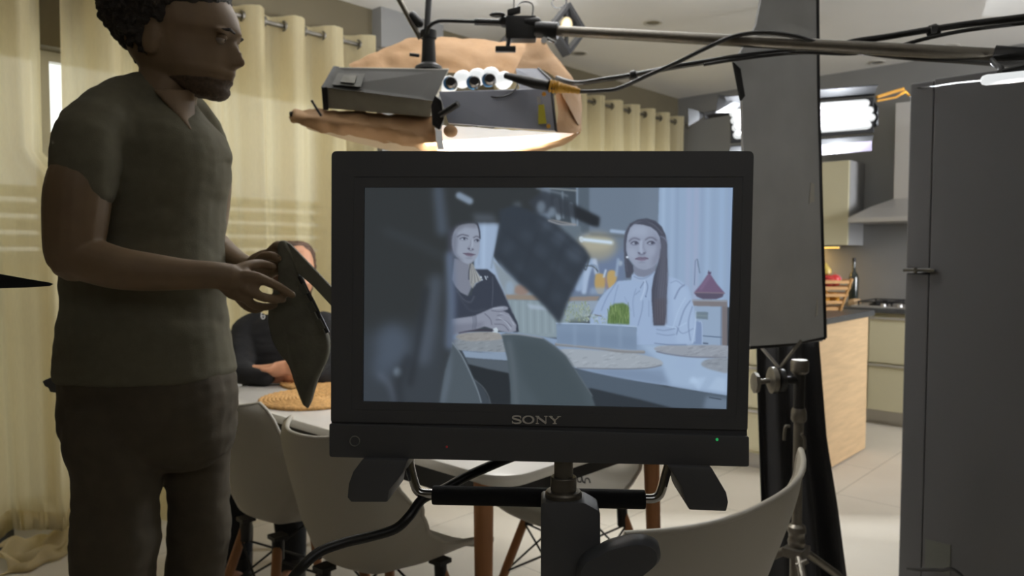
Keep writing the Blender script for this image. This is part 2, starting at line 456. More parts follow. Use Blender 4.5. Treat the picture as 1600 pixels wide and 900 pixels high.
def curtain(x0, x1, period, label, seed, zb=0.03, close=0.0, group='cream sheer curtains'):
    rnd = random.Random(seed)
    n = int((x1 - x0) / 0.0125); rows = []
    zs = [2.515, 2.46, 2.40, 2.2, 1.9, 1.70, 1.64, 1.58, 1.5, 1.3, 1.0, 0.7, 0.45, 0.25, 0.12, zb]
    ph = [rnd.uniform(-0.5, 0.5) for _ in range(8)]
    for z in zs:
        row = []; t = (2.5 - z) / 2.5
        for i in range(n + 1):
            x = x0 + (x1 - x0) * i / n
            a = 2 * math.pi * (x - x0) / period
            amp = 0.064 * (1 - 0.25 * t)
            sa_ = math.sin(a + t * 0.5 * math.sin(a * 0.31 + ph[0]))
            y = ROD_Y + amp * math.copysign(abs(sa_) ** 0.75, sa_) + (0.004 + 0.018 * t) * math.sin(a * 2.3 + ph[1]) + (0.003 + 0.006 * t) * math.sin(a * 4.7 + ph[5]) + 0.003 * math.sin(a * 7.9 + ph[6]) + 0.01 * t * math.sin(a * 0.43 + ph[2])
            xx = x + t * 0.03 * math.sin(a * 0.37 + ph[3]) + 0.010 * math.cos(a) * 0.6
            k = max(0.0, min(1.0, (1.68 - z) / 0.12)); e = max(0.0, (i / n - 0.8) / 0.2); xx += close * k * e
            row.append((xx, y - 0.03 * t * t - (0.11 * k * e if close else 0), z + (0.008 * math.sin(a * 0.7 + ph[4]) if z == zb else 0)))
        rows.append(row)
    mb = MB(); N = n + 1
    mb.add([p for r in rows for p in r], [(i * N + j, i * N + j + 1, (i + 1) * N + j + 1, (i + 1) * N + j) for i in range(len(rows) - 1) for j in range(n)])
    t = thing('curtain', label, 'curtain', ((x0 + x1) / 2, ROD_Y, zb), group)
    mb.build('curtain_fabric', M_sheer, t, smooth=180, recalc=False)
    k = 0
    x = x0 + period / 2
    while x < x1 - 0.01:
        ey = MB(); c = Vector((x, ROD_Y, ROD_Z)); R1, R2 = 0.028, 0.019; ring = []
        for q in range(20):
            aa = 2 * math.pi * q / 20
            ring.append([c + Vector((dx, math.cos(aa) * rr, math.sin(aa) * rr)) for (dx, rr) in ((-0.006, R1), (0.006, R1), (0.006, R2), (-0.006, R2))])
        ring.append(ring[0]); ey.rings(ring, cap=False)
        ey.build('eyelet', M_gmetal, t, smooth=40)
        x += period / 2; k += 1
    return t
curtain(-0.55, 0.985, 0.21, 'cream sheer curtain left of the bright slit at the far left window', 1, zb=0.20, close=0.11, group=None)
curtain(1.04, 2.65, 0.235, 'cream sheer curtain hanging behind the standing man and seated woman', 2, zb=0.012, group=None)
curtain(3.70, 6.10, 0.245, 'cream sheer curtain above the monitor in the far corner by the kitchen', 3, zb=0.012, group=None)
for (a, b_, lb) in ((-0.7, 2.72, 'grey metal curtain rod over the window behind the man'), (3.6, 6.25, 'grey metal curtain rod over the far window by the kitchen')):
    t = thing('curtain_rod', lb, 'curtain rod', ((a + b_) / 2, ROD_Y, ROD_Z))
    MB().tube([(a, ROD_Y, ROD_Z), (b_, ROD_Y, ROD_Z)], 0.0125, 14).build('rod', M_gmetal, t)
    for x in (a + 0.03, b_ - 0.02):
        MB().tube([(x, WY, ROD_Z), (x, ROD_Y, ROD_Z)], 0.008, 8).lathe((x, WY - 0.01, ROD_Z), [(0, 0.028), (0.01, 0.028)], (0, 1, 0), 14).build('bracket', M_gmetal, t)
    for x, s in ((a, -1), (b_, 1)):
        MB().lathe((x, ROD_Y, ROD_Z), [(0, 0.0125), (0.005, 0.02), (0.03, 0.024), (0.045, 0.015), (0.05, 0.004)], (s, 0, 0), 14).build('finial', M_gmetal, t)

# curtain cloth heaped on the floor under the slit
g = []
for i in range(34):
    r = []
    for j in range(60):
        u, v = i / 33, j / 59
        x = 0.74 + 0.50 * v + 0.02 * math.sin(u * 11 + v * 4)
        base = 3.55 - 0.12 * u - 0.035 * math.sin(v * 9) * u - 0.012 * math.sin(v * 31 + 2)
        env = math.sin(math.pi * min(1, 0.06 + u * 0.94)) ** 0.6
        z = 0.008 + env * (0.035 + 0.028 * math.sin(v * 13 + u * 5) + 0.014 * math.sin(v * 27 - u * 9) + 0.012 * math.sin(u * 14 + v * 6)) + 0.06 * (1 - u) ** 3
        r.append((x, base, max(0.006, z)))
    g.append(r)
tag(MB().sheet(g, 0.004).build('curtain_puddle', M_sheer, smooth=180), 'cream curtain cloth heaped on the floor beneath the left curtain', 'cloth')
bx_ = MB().box((0.62, 3.70, 0.055), (0.42, 0.12, 0.11)).build('equipment_case', M_bplast, bevel=0.012)
tag(bx_, 'flat black equipment case on the floor under the left curtain hem', 'case')

# recessed ceiling downlights
M_dl = mat('downlight_trim', srgb(190, 186, 176), 0.5)
for k, (px, py, lb) in enumerate(((1020, 35, 'round recessed ceiling light between the diamond pendant and the tall grey flag'),
                                  (905, 83, 'round recessed ceiling light just below the big diamond pendant'),
                                  (1370, 97, 'round recessed ceiling light above the fluorescent bank, right of the tall grey flag'),
                                  (1485, 72, 'round recessed ceiling light seen above the boom pole at the right, nearest the fridge'))):
    p = hit_z(px, py, CZ)
    t = thing('ceiling_downlight', lb, 'ceiling light', (p.x, p.y, CZ))
    MB().lathe((p.x, p.y, CZ - 0.006), [(0.006, 0.062), (0.001, 0.062), (0, 0.058), (0.0, 0.044), (0.012, 0.040)], seg=28, caps=False).build('trim_ring', M_dl, t)
    MB().lathe((p.x, p.y, CZ - 0.003), [(0, 0.042), (0.003, 0.042)], seg=24).build('lens', M_gmetal, t)

# ------------------------------------------------------------------ kitchen
IY = 1.575
t = thing('kitchen_island', 'oak-sided kitchen island with cream drawers and dark worktop', 'kitchen island', (4.55, 2.3, 0))
MB().box((4.565, 2.35, 0.485), (0.90, 1.51, 0.77)).build('body', M_cream, t, smooth=0)
MB().box((4.565, IY + 0.012, 0.4450), (0.94, 0.024, 0.87)).build('end_panel', M_oak, t, smooth=0, bevel=0.002, label='oak end panel')
MB().box((4.565, 2.35, 0.05), (0.80, 1.49, 0.10)).build('plinth', M_steel, t, smooth=0)
for r in range(3):
    for c in range(2):
        y = 1.62 + 0.37 + c * 0.745; z = 0.115 + 0.125 + r * 0.252
        d = MB().box((4.104, y, z), (0.022, 0.735, 0.242)).build('drawer', M_cream, t, smooth=0, bevel=0.002)
        MB().box((4.085, y, z + 0.112), (0.016, 0.735, 0.012)).build('grip_rail', M_steel, d, smooth=0)
MB().box((4.565, 2.335, 0.885), (1.00, 1.58, 0.035)).build('worktop', M_worktop, t, smooth=0, bevel=0.003)

t = thing('base_cabinet', 'cream kitchen base cabinet run against the grey back wall', 'base cabinet', (6.1, 2.0, 0))
MB().box((6.11, 2.0, 0.47), (0.56, 2.8, 0.72)).build('body', M_cream, t, smooth=0)
MB().box((6.14, 2.0, 0.055), (0.48, 2.8, 0.11)).build('plinth', M_steel, t, smooth=0)
for k, y0 in enumerate((0.62, 1.22, 1.82, 2.42)):
    for (z0, z1) in ((0.115, 0.455), (0.465, 0.80)):
        d = MB().box((5.822, y0 + 0.295, (z0 + z1) / 2), (0.02, 0.592, z1 - z0)).build('drawer', M_cream, t, smooth=0, bevel=0.002)
        MB().box((5.806, y0 + 0.295, z1 - 0.008), (0.014, 0.592, 0.014)).build('grip_rail', M_steel, d, smooth=0)
tag(MB().box((6.095, 2.0, 0.847), (0.61, 2.84, 0.034)).build('worktop', M_worktop, smooth=0, bevel=0.003),
    'dark grey worktop on the cream base cabinets under the hood', 'worktop')
# cooktop
t = thing('gas_hob', 'steel gas hob with black pan supports set in the back worktop', 'hob', (6.08, 1.58, 0.864))
MB().box((6.08, 1.58, 0.870), (0.50, 0.74, 0.012)).build('hob_plate', M_steel, t, smooth=0, bevel=0.003)
for i, (dx, dy) in enumerate(((-0.12, -0.23), (0.12, -0.23), (0, 0), (-0.12, 0.23), (0.12, 0.23))):
    b1 = MB().lathe((6.08 + dx, 1.58 + dy, 0.876), [(0, 0.05), (0.012, 0.048), (0.014, 0.03), (0.022, 0.03), (0.024, 0.0)], seg=20).build('burner', M_bmetal, t)
for dy in (-0.23, 0.0, 0.23):
    s_ = MB()
    for a in (-0.1, 0.0, 0.1): s_.box((6.08, 1.58 + dy + a, 0.905), (0.44, 0.009, 0.009))
    for a in (-0.2, 0.2):
        s_.box((6.08 + a, 1.58 + dy, 0.905), (0.009, 0.21, 0.009))
        for q in (-0.1, 0.1): s_.box((6.08 + a, 1.58 + dy + q, 0.890), (0.010, 0.010, 0.028))
    s_.build('pan_support', M_bmetal, t, smooth=0)
for k in range(4):
    MB().lathe((5.86, 1.40 + k * 0.11, 0.876), [(0, 0.020), (0.018, 0.018), (0.020, 0.012)], seg=16).build('control_knob', M_steel, t)
# hood
t = thing('cooker_hood', 'steel pyramid cooker hood with tall chimney on the back wall', 'cooker hood', (6.15, 1.56, 1.53))
hb = [(5.90, 2.01), (6.395, 2.01), (6.395, 1.11), (5.90, 1.11)]
ht = [(6.14, 1.76), (6.395, 1.76), (6.395, 1.36), (6.14, 1.36)]
mb = MB(); mb.rings([[Vector((x, y, 1.50)) for x, y in hb], [Vector((x, y, 1.535)) for x, y in hb],
                     [Vector((x, y, 1.62)) for x, y in ((6.03, 1.89), (6.395, 1.89), (6.395, 1.23), (6.03, 1.23))], [Vector((x, y, 1.68)) for x, y in ht]])
mb.build('canopy', M_steel, t, smooth=0, bevel=0.003)
MB().box((6.265, 1.61, 2.02), (0.25, 0.30, 0.76)).build('chimney', M_steel, t, smooth=0, bevel=0.003)
MB().box((6.138, 1.60, 1.80), (0.006, 0.07, 0.035)).build('badge', M_bmetal, t, smooth=0)
# upper cabinet with warm strip light
t = thing('wall_cabinet', 'cream wall cabinet with a warm light glowing beneath it', 'wall cabinet', (6.22, 2.6, 1.33))
MB().box((6.235, 2.60, 1.66), (0.325, 1.09, 0.66)).build('body', mat('shaded_cabinet_side', srgb(164, 164, 164), 0.4), t, smooth=0)  # cabinet side toned down: its shade is put into the grey
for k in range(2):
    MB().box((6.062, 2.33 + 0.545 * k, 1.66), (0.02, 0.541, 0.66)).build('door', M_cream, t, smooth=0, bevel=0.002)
t = thing('strip_light', 'warm yellow strip light under the cream wall cabinet', 'strip light', (6.2, 2.6, 1.31))
MB().box((6.2, 2.62, 1.322), (0.045, 0.9, 0.014)).build('housing', M_steel, t, smooth=0)
MB().box((6.2, 2.62, 1.312), (0.04, 0.88, 0.008)).build('diffuser', mat('warm_led_diffuser', (1, 0.7, 0.25, 1), 0.4, emit=(1.0, 0.62, 0.12, 1), estr=2.6), t, smooth=0)
light('strip_light_glow', 'AREA', (6.2, 2.45, 1.30), 3.0, (1.0, 0.62, 0.2), 0.04, 0.7, aim=(6.3, 2.45, 0.8))

# bottle, board on the back worktop
t = thing('bottle', 'tall dark glass bottle standing on the back worktop beside the hob', 'bottle', (6.25, 2.02, 0.864))
pb = hit_x(1333, 478, 6.18); by = pb.y
MB().lathe((6.18, by, 0.864), [(0, 0.034), (0.004, 0.037), (0.20, 0.037), (0.235, 0.030), (0.26, 0.015), (0.335, 0.0125)], seg=20).build('glass_body', mat('dark_bottle_glass', srgb(34, 40, 34), 0.15, coat=0.5), t)
MB().lathe((6.18, by, 1.199), [(0, 0.014), (0.03, 0.014)], seg=14).build('cap', M_bmetal, t)
pb = hit_x(1352, 476, 6.1)
tag(MB().box((6.02, 1.985, 0.884), (0.14, 0.05, 0.04)).box((6.02, 1.985, 0.908), (0.12, 0.04, 0.008)).build('wooden_box', M_oak, bevel=0.003), 'small pale wooden box on the worktop between bottle and hob', 'box')

# fruit basket on the island
pc = hit_z(1306, 490, 0.903)
bc = Vector((pc.x + 0.22, pc.y + 0.12, 0.903))
bc = Vector((4.90, 1.80, 0.9025))
t = thing('fruit_basket', 'light wooden slatted fruit basket on the kitchen island', 'basket', bc)
mb = MB()
def hexring(z, r, n=6, ph=0.3): return [bc + Vector((r * math.cos(ph + 2 * math.pi * k / n), r * math.sin(ph + 2 * math.pi * k / n), z)) for k in range(n)]
for (z, r) in ((0.012, 0.10), (0.055, 0.125), (0.10, 0.145), (0.145, 0.16), (0.185, 0.17)):
    h = hexring(z, r); 
    for k in range(6): mb.box((h[k] + h[(k + 1) % 6]) / 2, ((h[k] - h[(k + 1) % 6]).length + 0.015, 0.012, 0.02), axes=(h[(k + 1) % 6] - h[k], (h[(k + 1) % 6] - h[k]).cross(UPZ), UPZ))
M_bask = mat('honey_wood', srgb(200, 152, 92), 0.5)
mb.build('slatted_sides', M_bask, t, smooth=0)
b0, b1 = hexring(0.0, 0.105), hexring(0.20, 0.178)
for k in range(6): MB().tube([b0[k], b1[k]], 0.010, 6).build('post', M_bask, t)
MB().prism(hexring(0.012, 0.10), (0, 0, 0.012)).build('base', M_oak, t, smooth=0)
fr_cols = [((210, 60, 60), 'red apple', (0.0, -0.055)), ((214, 190, 80), 'yellow apple', (0.05, 0.045)), ((200, 120, 130), 'pink apple', (0.085, -0.03)),
           ((222, 196, 92), 'pale yellow lemon', (-0.05, 0.05)), ((190, 60, 56), 'dark red apple', (-0.075, -0.045)), ((206, 180, 90), 'yellow pear', (0.0, 0.0))]
for k, (c, nm, (dx, dy)) in enumerate(fr_cols):
    zz = bc.z + (0.190 if k < 5 else 0.250)
    c3 = Vector((bc.x + dx, bc.y + dy, zz)); r = 0.040
    ft = thing('fruit', nm + ' lying in the wooden basket on the island' if k < 5 else 'yellow pear on top of the heap in the wooden basket', 'fruit', c3 - Vector((0, 0, r)), 'fruit in the wooden basket')
    prof = [(-0.034, 0.004), (-0.037, 0.012), (-0.032, 0.026), (-0.012, 0.038), (0.012, 0.040), (0.030, 0.028), (0.036, 0.014), (0.030, 0.003)] if 'apple' in nm else \
           [(-0.038, 0.004), (-0.034, 0.018), (-0.015, 0.034), (0.008, 0.034), (0.03, 0.020), (0.048, 0.012), (0.052, 0.003)]
    MB().lathe(c3, prof, axis=(0.2 * math.sin(k * 2), 0.2 * math.cos(k), 1), seg=18).build('flesh', mat('fruit_skin_%d' % k, srgb(*c), 0.35, noise_amt=0.15, noise_scale=40), ft)
    MB().tube([c3 + Vector((0, 0, 0.03)), c3 + Vector((0.004, 0.002, 0.052))], 0.0018, 6).build('stem', M_wood, ft)
LOWF = ['orange fruit at the bottom of the basket towards the camera', 'orange fruit low in the middle of the wooden basket', 'orange fruit low in the basket on its right side', 'orange fruit low in the basket at its far side', 'orange fruit low in the basket on its left side']
lower = [(-0.04, 0.03), (0.045, 0.02), (0.0, -0.05), (0.03, 0.075), (-0.06, -0.01)]
for k, (dx, dy) in enumerate(lower):
    c3 = Vector((bc.x + dx, bc.y + dy, bc.z + 0.075))
    o = MB().lathe(c3, [(-0.034, 0.004), (-0.037, 0.012), (-0.032, 0.026), (-0.012, 0.038), (0.012, 0.040), (0.030, 0.028), (0.036, 0.014), (0.030, 0.003)], seg=16).build('fruit', M_orange)
    tag(o, LOWF[k], 'fruit', 'lower fruit in the wooden basket')

# ------------------------------------------------------------------ fridge, side towards the camera
FX, FY = 2.95, 0.80
t = thing('fridge', 'tall black fridge freezer at the right edge, side facing the camera', 'fridge', (FX + 0.33, FY - 0.4, 0))
MB().box((FX + 0.33, FY - 0.080 - 0.32, 0.955), (0.66, 0.64, 1.85)).build('body', M_fridge, t, smooth=0, bevel=0.003)
MB().box((FX + 0.33, FY - 0.040, 0.615), (0.66, 0.075, 1.165)).build('lower_door', M_fridge, t, smooth=0, bevel=0.004)
MB().box((FX + 0.33, FY - 0.040, 1.545), (0.66, 0.075, 0.660)).build('upper_door', M_fridge, t, smooth=0, bevel=0.004)
MB().box((FX - 0.002, FY - 0.050, 1.207), (0.05, 0.10, 0.009)).lathe((FX + 0.015, FY - 0.03, 1.19), [(0, 0.006), (0.03, 0.006)], seg=10).build('hinge', M_chrome, t)
MB().box((FX + 0.33, FY - 0.38, 0.02), (0.60, 0.5, 0.04)).build('foot_plinth', M_bplast, t, smooth=0)
pa, pb_ = hit_x(1446, 842, FX - 0.001), hit_x(1486, 846, FX - 0.001)
zt = pa.z; zb_ = hit_x(1446, 889, FX - 0.001).z
MB().box((FX - 0.002, (pa.y + pb_.y) / 2, (zt + zb_) / 2), (0.003, abs(pa.y - pb_.y), abs(zt - zb_))).build('rating_sticker', mat('grey_sticker', srgb(92, 94, 88), 0.5), t, smooth=0, label='grey rating sticker')
# cable tie and cable lying along the fridge foot
tag(MB().tube(crv([hit_x(1418, 888, FX - 0.05), hit_x(1436, 890, FX - 0.06), hit_x(1470, 891, FX - 0.05), hit_x(1500, 897, FX - 0.05), (FX - 0.05, 0.45, 0.012), (FX - 0.1, 0.2, 0.010)]), 0.006, 8).build('cable', M_rubber),
    'thin grey cable running along the foot of the black fridge', 'cable')
# ------------------------------------------------------------------ dining table
TX0, TX1, TY0, TY1, TZ = 1.22, 2.06, 1.16, 2.75, 0.75
def rrect(x0, x1, y0, y1, r, z, n=6):
    out = []
    for (cx, cy_, a0) in ((x1 - r, y1 - r, 0), (x0 + r, y1 - r, 90), (x0 + r, y0 + r, 180), (x1 - r, y0 + r, 270)):
        for k in range(n + 1):
            a = math.radians(a0 + 90 * k / n); out.append(Vector((cx + r * math.cos(a), cy_ + r * math.sin(a), z)))
    return out
t = thing('dining_table', 'white-topped dining table with wooden legs between the grey chairs', 'table', ((TX0 + TX1) / 2, (TY0 + TY1) / 2, 0))
mb = MB(); rs = []
for (ins, z) in ((0.018, TZ - 0.034), (0.004, TZ - 0.020), (0.0, TZ - 0.010), (0.002, TZ - 0.002), (0.006, TZ)):
    rs.append(rrect(TX0 + ins, TX1 - ins, TY0 + ins, TY1 - ins, 0.09 - ins, z))
mb.rings(rs); mb.build('tabletop', M_white, t, smooth=40)
ap = MB()
for (c, s) in (((TX0 + 0.13, (TY0 + TY1) / 2, 0.665), (0.022, 1.25, 0.10)), ((TX1 - 0.13, (TY0 + TY1) / 2, 0.665), (0.022, 1.25, 0.10)),
               (((TX0 + TX1) / 2, TY0 + 0.17, 0.665), (0.56, 0.022, 0.10)), (((TX0 + TX1) / 2, TY1 - 0.17, 0.665), (0.56, 0.022, 0.10))):
    ap.box(c, s)
ap.build('apron', M_bmetal, t, smooth=0)
for (lx, ly) in ((TX0 + 0.09, TY0 + 0.16), (TX1 - 0.095, TY0 + 0.085), (TX0 + 0.09, TY1 - 0.16), (TX1 - 0.09, TY1 - 0.16)):
    sx = -1 if lx < 1.6 else 1; sy = -1 if ly < 2 else 1
    MB().tube([(lx, ly, TZ - 0.034), (lx + 0.01 * sx, ly + 0.01 * sy, 0.35), (lx + 0.02 * sx, ly + 0.02 * sy, 0.0)], [0.026, 0.022, 0.015], 16).build('leg', M_wood, t, smooth=50)

# ------------------------------------------------------------------ woven placemats
M_mat = mat('woven_straw', srgb(190, 148, 92), 0.85, noise_amt=0.30, noise_scale=70, bump=0.5, bump_scale=140)
def placemat(x, y, label):
    mb = MB(); r = 0.012
    # braided rings, alternating plait
    while r < 0.185:
        n = max(10, int(2 * math.pi * r / 0.014)); pts = []
        ring = []
        for k in range(n):
            a = 2 * math.pi * k / n; w_ = 0.0022 * (1 if k % 2 else -1)
            c = Vector((x + (r + w_) * math.cos(a), y + (r + w_) * math.sin(a), TZ + 0.0075 + 0.0015 * (k % 2)))
            rad = Vector((math.cos(a), math.sin(a), 0))
            ring.append([c + rad * (0.0075 * math.cos(q)) + UPZ * (0.0062 * math.sin(q)) for q in [2 * math.pi * j / 6 for j in range(6)]])
        ring.append(ring[0]); mb.rings(ring, cap=False); r += 0.0135
    mb.lathe((x, y, TZ + 0.001), [(0, 0.18), (0.004, 0.18), (0.0045, 0.0)], seg=32)
    return tag(mb.build('placemat', M_mat, smooth=60), label, 'placemat', 'woven placemats on the table')
placemat(1.425, 2.29, 'round woven straw placemat nearest the chairs on the white table')
placemat(1.66, 2.56, 'round woven straw placemat lying in front of the seated woman')
placemat(1.45, 1.60, 'round woven straw placemat hidden behind the monitor near the table corner')

# ------------------------------------------------------------------ shell chairs
def shell_pt(u, v, arm, flare=0.0):
    """u -1..1 across, v 0..1 from front lip to top of back; chair faces +y locally"""
    prof = [(0.225, 0.425), (0.20, 0.448), (0.12, 0.440), (0.0, 0.432), (-0.10, 0.440), (-0.165, 0.475), (-0.20, 0.55), (-0.222, 0.65), (-0.245, 0.75), (-0.265, 0.825)]
    q = v * (len(prof) - 1); i = min(int(q), len(prof) - 2); f = q - i
    f = f * f * (3 - 2 * f) * 0.3 + f * 0.7
    y = prof[i][0] * (1 - f) + prof[i + 1][0] * f; z = prof[i][1] * (1 - f) + prof[i + 1][1] * f
    pw = 6 if v < 0.5 else 14
    ends = (1 - abs(2 * v - 1) ** pw) ** (1 / 2.6) if 0 < v < 1 else 0.0
    ends = max(ends, 0.25 if v < 0.5 else (0.90 if flare else 0.55))
    wmid = 0.232 - 0.012 * math.cos(v * 2 * math.pi) * 0 - (0.028 * max(0, v - 0.6) / 0.4)
    w_ = wmid * (0.35 + 0.65 * ends)
    a = abs(u)
    fl_ = max(0.0, min(1.0, (v - 0.50) / 0.42)); w_ *= 1 + flare * fl_ * fl_ * (3 - 2 * fl_)
    bend = math.exp(-((v - 0.52) / 0.22) ** 2)
    if not arm:
        up = (0.055 + 0.10 * bend) * a ** 2.6 * (1 if v < 0.62 else max(0.25, 1 - (v - 0.62) / 0.35))
        fw = (0.075 + 0.05 * bend) * a ** 2.4 * min(1, max(0, (v - 0.35) / 0.3))
        if v < 0.2: up *= (0.15 + 0.85 * v / 0.2)
    else:
        k = math.exp(-((v - 0.42) / 0.27) ** 2)
        up = 0.235 * a ** 2.2 * (1 if v < 0.5 else max(0.04, 1 - (v - 0.5) / 0.36)) * min(1, (v / 0.22) ** 1.2)
        fw = 0.20 * a ** 2.2 * min(1, max(0, (v - 0.38) / 0.25)) * (1 - 0.45 * max(0, v - 0.7) / 0.3)
        w_ = (0.255 + 0.055 * k * a) * (0.35 + 0.65 * ends)
    return Vector((u * w_, y + fw, z + up))
def make_chair(name, label, arm=False, group='light grey shell chairs around the table', flare=0.0):
    t = thing(name, label, 'chair', (0, 0, 0), group)
    NU, NV = 22, 34
    g = [[shell_pt(-1 + 2 * j / NU, i / NV, arm, flare) for j in range(NU + 1)] for i in range(NV + 1)]
    mb = MB().sheet(g, 0.007); o = mb.build('seat_shell', M_shell, t, smooth=60)
    rim = [g[i][0] for i in range(NV)] + [g[NV][j] for j in range(NU)] + [g[i][NU] for i in range(NV, 0, -1)] + [g[0][j] for j in range(NU, -1, -1)]
    MB().tube(rim, 0.0058, 8, caps=False).build('rim', M_shell, o, smooth=60)
    tops = {}
    for sx in (-1, 1):
        for sy in (-1, 1):
            a = Vector((0.105 * sx, 0.115 * sy - 0.005, 0.405)); b = Vector((0.215 * sx, 0.215 * sy, 0.0)); tops[(sx, sy)] = (a, b)
            MB().tube([a, a.lerp(b, 0.5), b], [0.0145, 0.0155, 0.010], 14, round_ends=False).build('leg', M_wood, t, smooth=50)
            MB().box(a + Vector((0, 0, 0.016)), (0.045, 0.045, 0.012)).tube([a + Vector((0, 0, 0.02)), a + Vector((0.0, 0, -0.045)) + (b - a) * 0.02], 0.018, 12).build('leg_bracket', M_bmetal, t)
    br = [((1, 1), (1, -1)), ((1, -1), (-1, -1)), ((-1, -1), (-1, 1)), ((-1, 1), (1, 1))]
    for (k1, k2) in br:
        a1, b1 = tops[k1]; a2, b2 = tops[k2]
        for (p0, p1) in ((a1.lerp(b1, 0.12), a2.lerp(b2, 0.55)), (a2.lerp(b2, 0.12), a1.lerp(b1, 0.55))):
            MB().tube([p0, p1], 0.0036, 8).build('wire_brace', M_bmetal, t)
    return t
def seat(ch, x, y, deg, label):
    """deg = facing direction measured from +x"""
    ch.location = (x, y, 0); ch.rotation_euler = (0, 0, math.radians(deg - 90)); ch['label'] = label; ORG[ch.name] = Vector((x, y, 0))
chair = make_chair('shell_chair', 'x')
chairs = [chair] + [copy_tree(chair) for _ in range(2)]
seat(chairs[0], 1.225, 1.62, 4, 'light grey shell chair below the monitor left foot, tucked under the table')
seat(chairs[1], 1.25, 2.11, -2, 'light grey shell chair right beside the standing man, second from the camera')
seat(chairs[2], 1.955, 1.535, 173, 'light grey shell chair on the far table side, seen beneath the monitor behind its post')
near = make_chair('shell_chair', 'x', flare=0.46); near.scale = (1.24, 1.08, 0.985)
seat(near, 1.315, 0.862, 90, 'nearest light grey shell chair, seen from behind at the table end beside the grip stand')
woman_chair = copy_tree(chair)
seat(woman_chair, 1.70, 3.02, -108, 'light grey shell chair the woman in black sits on')
# printed curls on the far chair's inner surface
far_shell = next(c for c in chairs[2].children if c.name.startswith('seat_shell'))
bpy.context.view_layer.update()
mi = far_shell.matrix_world.inverted(); curls = []
for pts_ in ([(903, 752), (902, 746), (906, 743), (909, 747), (907, 753), (903, 752)], [(909, 745), (911, 752), (913, 754)], [(914, 755), (915, 748), (920, 748), (922, 754)]):
    row_ = []
    for (x, y) in pts_:
        dl = (mi.to_3x3() @ ray(x, y)).normalized()
        ok, loc, nrm, _ = far_shell.ray_cast(mi @ CAM, dl)
        if ok: row_.append(loc - dl * 0.002)
    if len(row_) > 2: curls.append(row_)
if curls:
    cm = MB()
    for row_ in curls: cm.tube(crv(row_, 4), 0.0020, 6)
    cm.build('printed_curls', M_bmetal, chairs[2], world=False, label='small dark printed curls')
# ------------------------------------------------------------------ monitor on its post
ML, MR = 0.790, 0.768           # distance of the left and right edge
def MP(px, py, back=0.0):
    """point on the monitor's front plane under the pixel, moved back by `back` metres"""
    return _mon_hit(px, py) + MN * back
_a, _b, _c = P(518, 236, ML), P(1178, 236, MR), P(516, 714, ML)
MXv = (_b - _a).normalized(); MN = MXv.cross((_c - _a).normalized()).normalized()
if MN.dot(FWD) < 0: MN = -MN
def _mon_hit(px, py):
    r = ray(px, py); return CAM + r * ((_a - CAM).dot(MN) / r.dot(MN))
def MPr(px, py, z):
    r = ray(px, py); return CAM + r * ((_a + MN * z - CAM).dot(MN) / r.dot(MN))
MZv = MN.cross(MXv).normalized()
if MZv.z < 0: MZv = -MZv
mon = thing('monitor', 'black broadcast monitor showing two women at a table, on a post', 'monitor', (_mon_hit(845, 715).x, _mon_hit(845, 715).y, _mon_hit(845, 715).z))
def slab(pxs, z0, z1): return [[MP(*p, z0) for p in pxs], [MP(*p, z1) for p in pxs]]
def rounded(pts, r, n=5):
    out = []; N = len(pts)
    for i in range(N):
        p0, p1, p2 = [np.array(pts[k % N], float) for k in (i - 1, i, i + 1)]
        rr = r[i] if isinstance(r, (list, tuple)) else r
        d0 = (p0 - p1); d0 /= np.linalg.norm(d0); d2 = (p2 - p1); d2 /= np.linalg.norm(d2)
        for k in range(n + 1):
            s_ = k / n; out.append(tuple((1 - s_) ** 2 * (p1 + d0 * rr) + 2 * s_ * (1 - s_) * p1 + s_ ** 2 * (p1 + d2 * rr)))
    return out
SCR = [(568.5, 292.5), (1146.5, 292.5), (1136.5, 640), (566.5, 627.5)]
outer = rounded([(518, 236), (1178, 236), (1168, 672), (517, 659)], [9, 9, 3, 3])
inner = [(553, 276), (1161, 276), (1151, 652), (549, 640)]
def annulus(mb, out_, in_, z0, z1, dz_in=0.0):
    """ring-shaped plate between two closed pixel outlines with the same number of points"""
    A = [MP(*p, z0) for p in out_]; B = [MP(*p, z0 + dz_in) for p in in_]; A2 = [MP(*p, z1) for p in out_]; B2 = [MP(*p, z1) for p in in_]
    n = len(A); vs_ = A + B + A2 + B2; fs = []
    for i in range(n):
        j = (i + 1) % n
        fs += [(i, j, n + j, n + i), (2 * n + j, 2 * n + i, 3 * n + i, 3 * n + j), (j, i, 2 * n + i, 2 * n + j), (n + i, n + j, 3 * n + j, 3 * n + i)]
    mb.add(vs_, fs); return mb
def resample(poly, n):
    P_ = [np.array(p, float) for p in poly]; N = len(P_)
    L = [np.linalg.norm(P_[(i + 1) % N] - P_[i]) for i in range(N)]; T = sum(L); out = []
    for k in range(n):
        d = T * k / n; i = 0
        while d > L[i]: d -= L[i]; i += 1
        out.append(tuple(P_[i] + (P_[(i + 1) % N] - P_[i]) * (d / L[i])))
    return out
def ray_match(out_, quad):
    """for each outline point the point of the quad border in the same direction"""
    cx = sum(p[0] for p in quad) / 4; cy_ = sum(p[1] for p in quad) / 4; res = []
    for (x, y) in out_:
        best = None
        for i in range(4):
            (x1, y1), (x2, y2) = quad[i], quad[(i + 1) % 4]
            dx, dy = x - cx, y - cy_; ex, ey = x2 - x1, y2 - y1
            den = dx * ey - dy * ex
            if abs(den) < 1e-9: continue
            tt = ((x1 - cx) * ey - (y1 - cy_) * ex) / den; uu = ((x1 - cx) * dy - (y1 - cy_) * dx) / den
            if tt > 0 and -1e-6 <= uu <= 1 + 1e-6 and (best is None or tt < best): best = tt
        res.append((cx + dx * 0 + (x - cx) * best, cy_ + (y - cy_) * best))
    return res
corner_out = outer
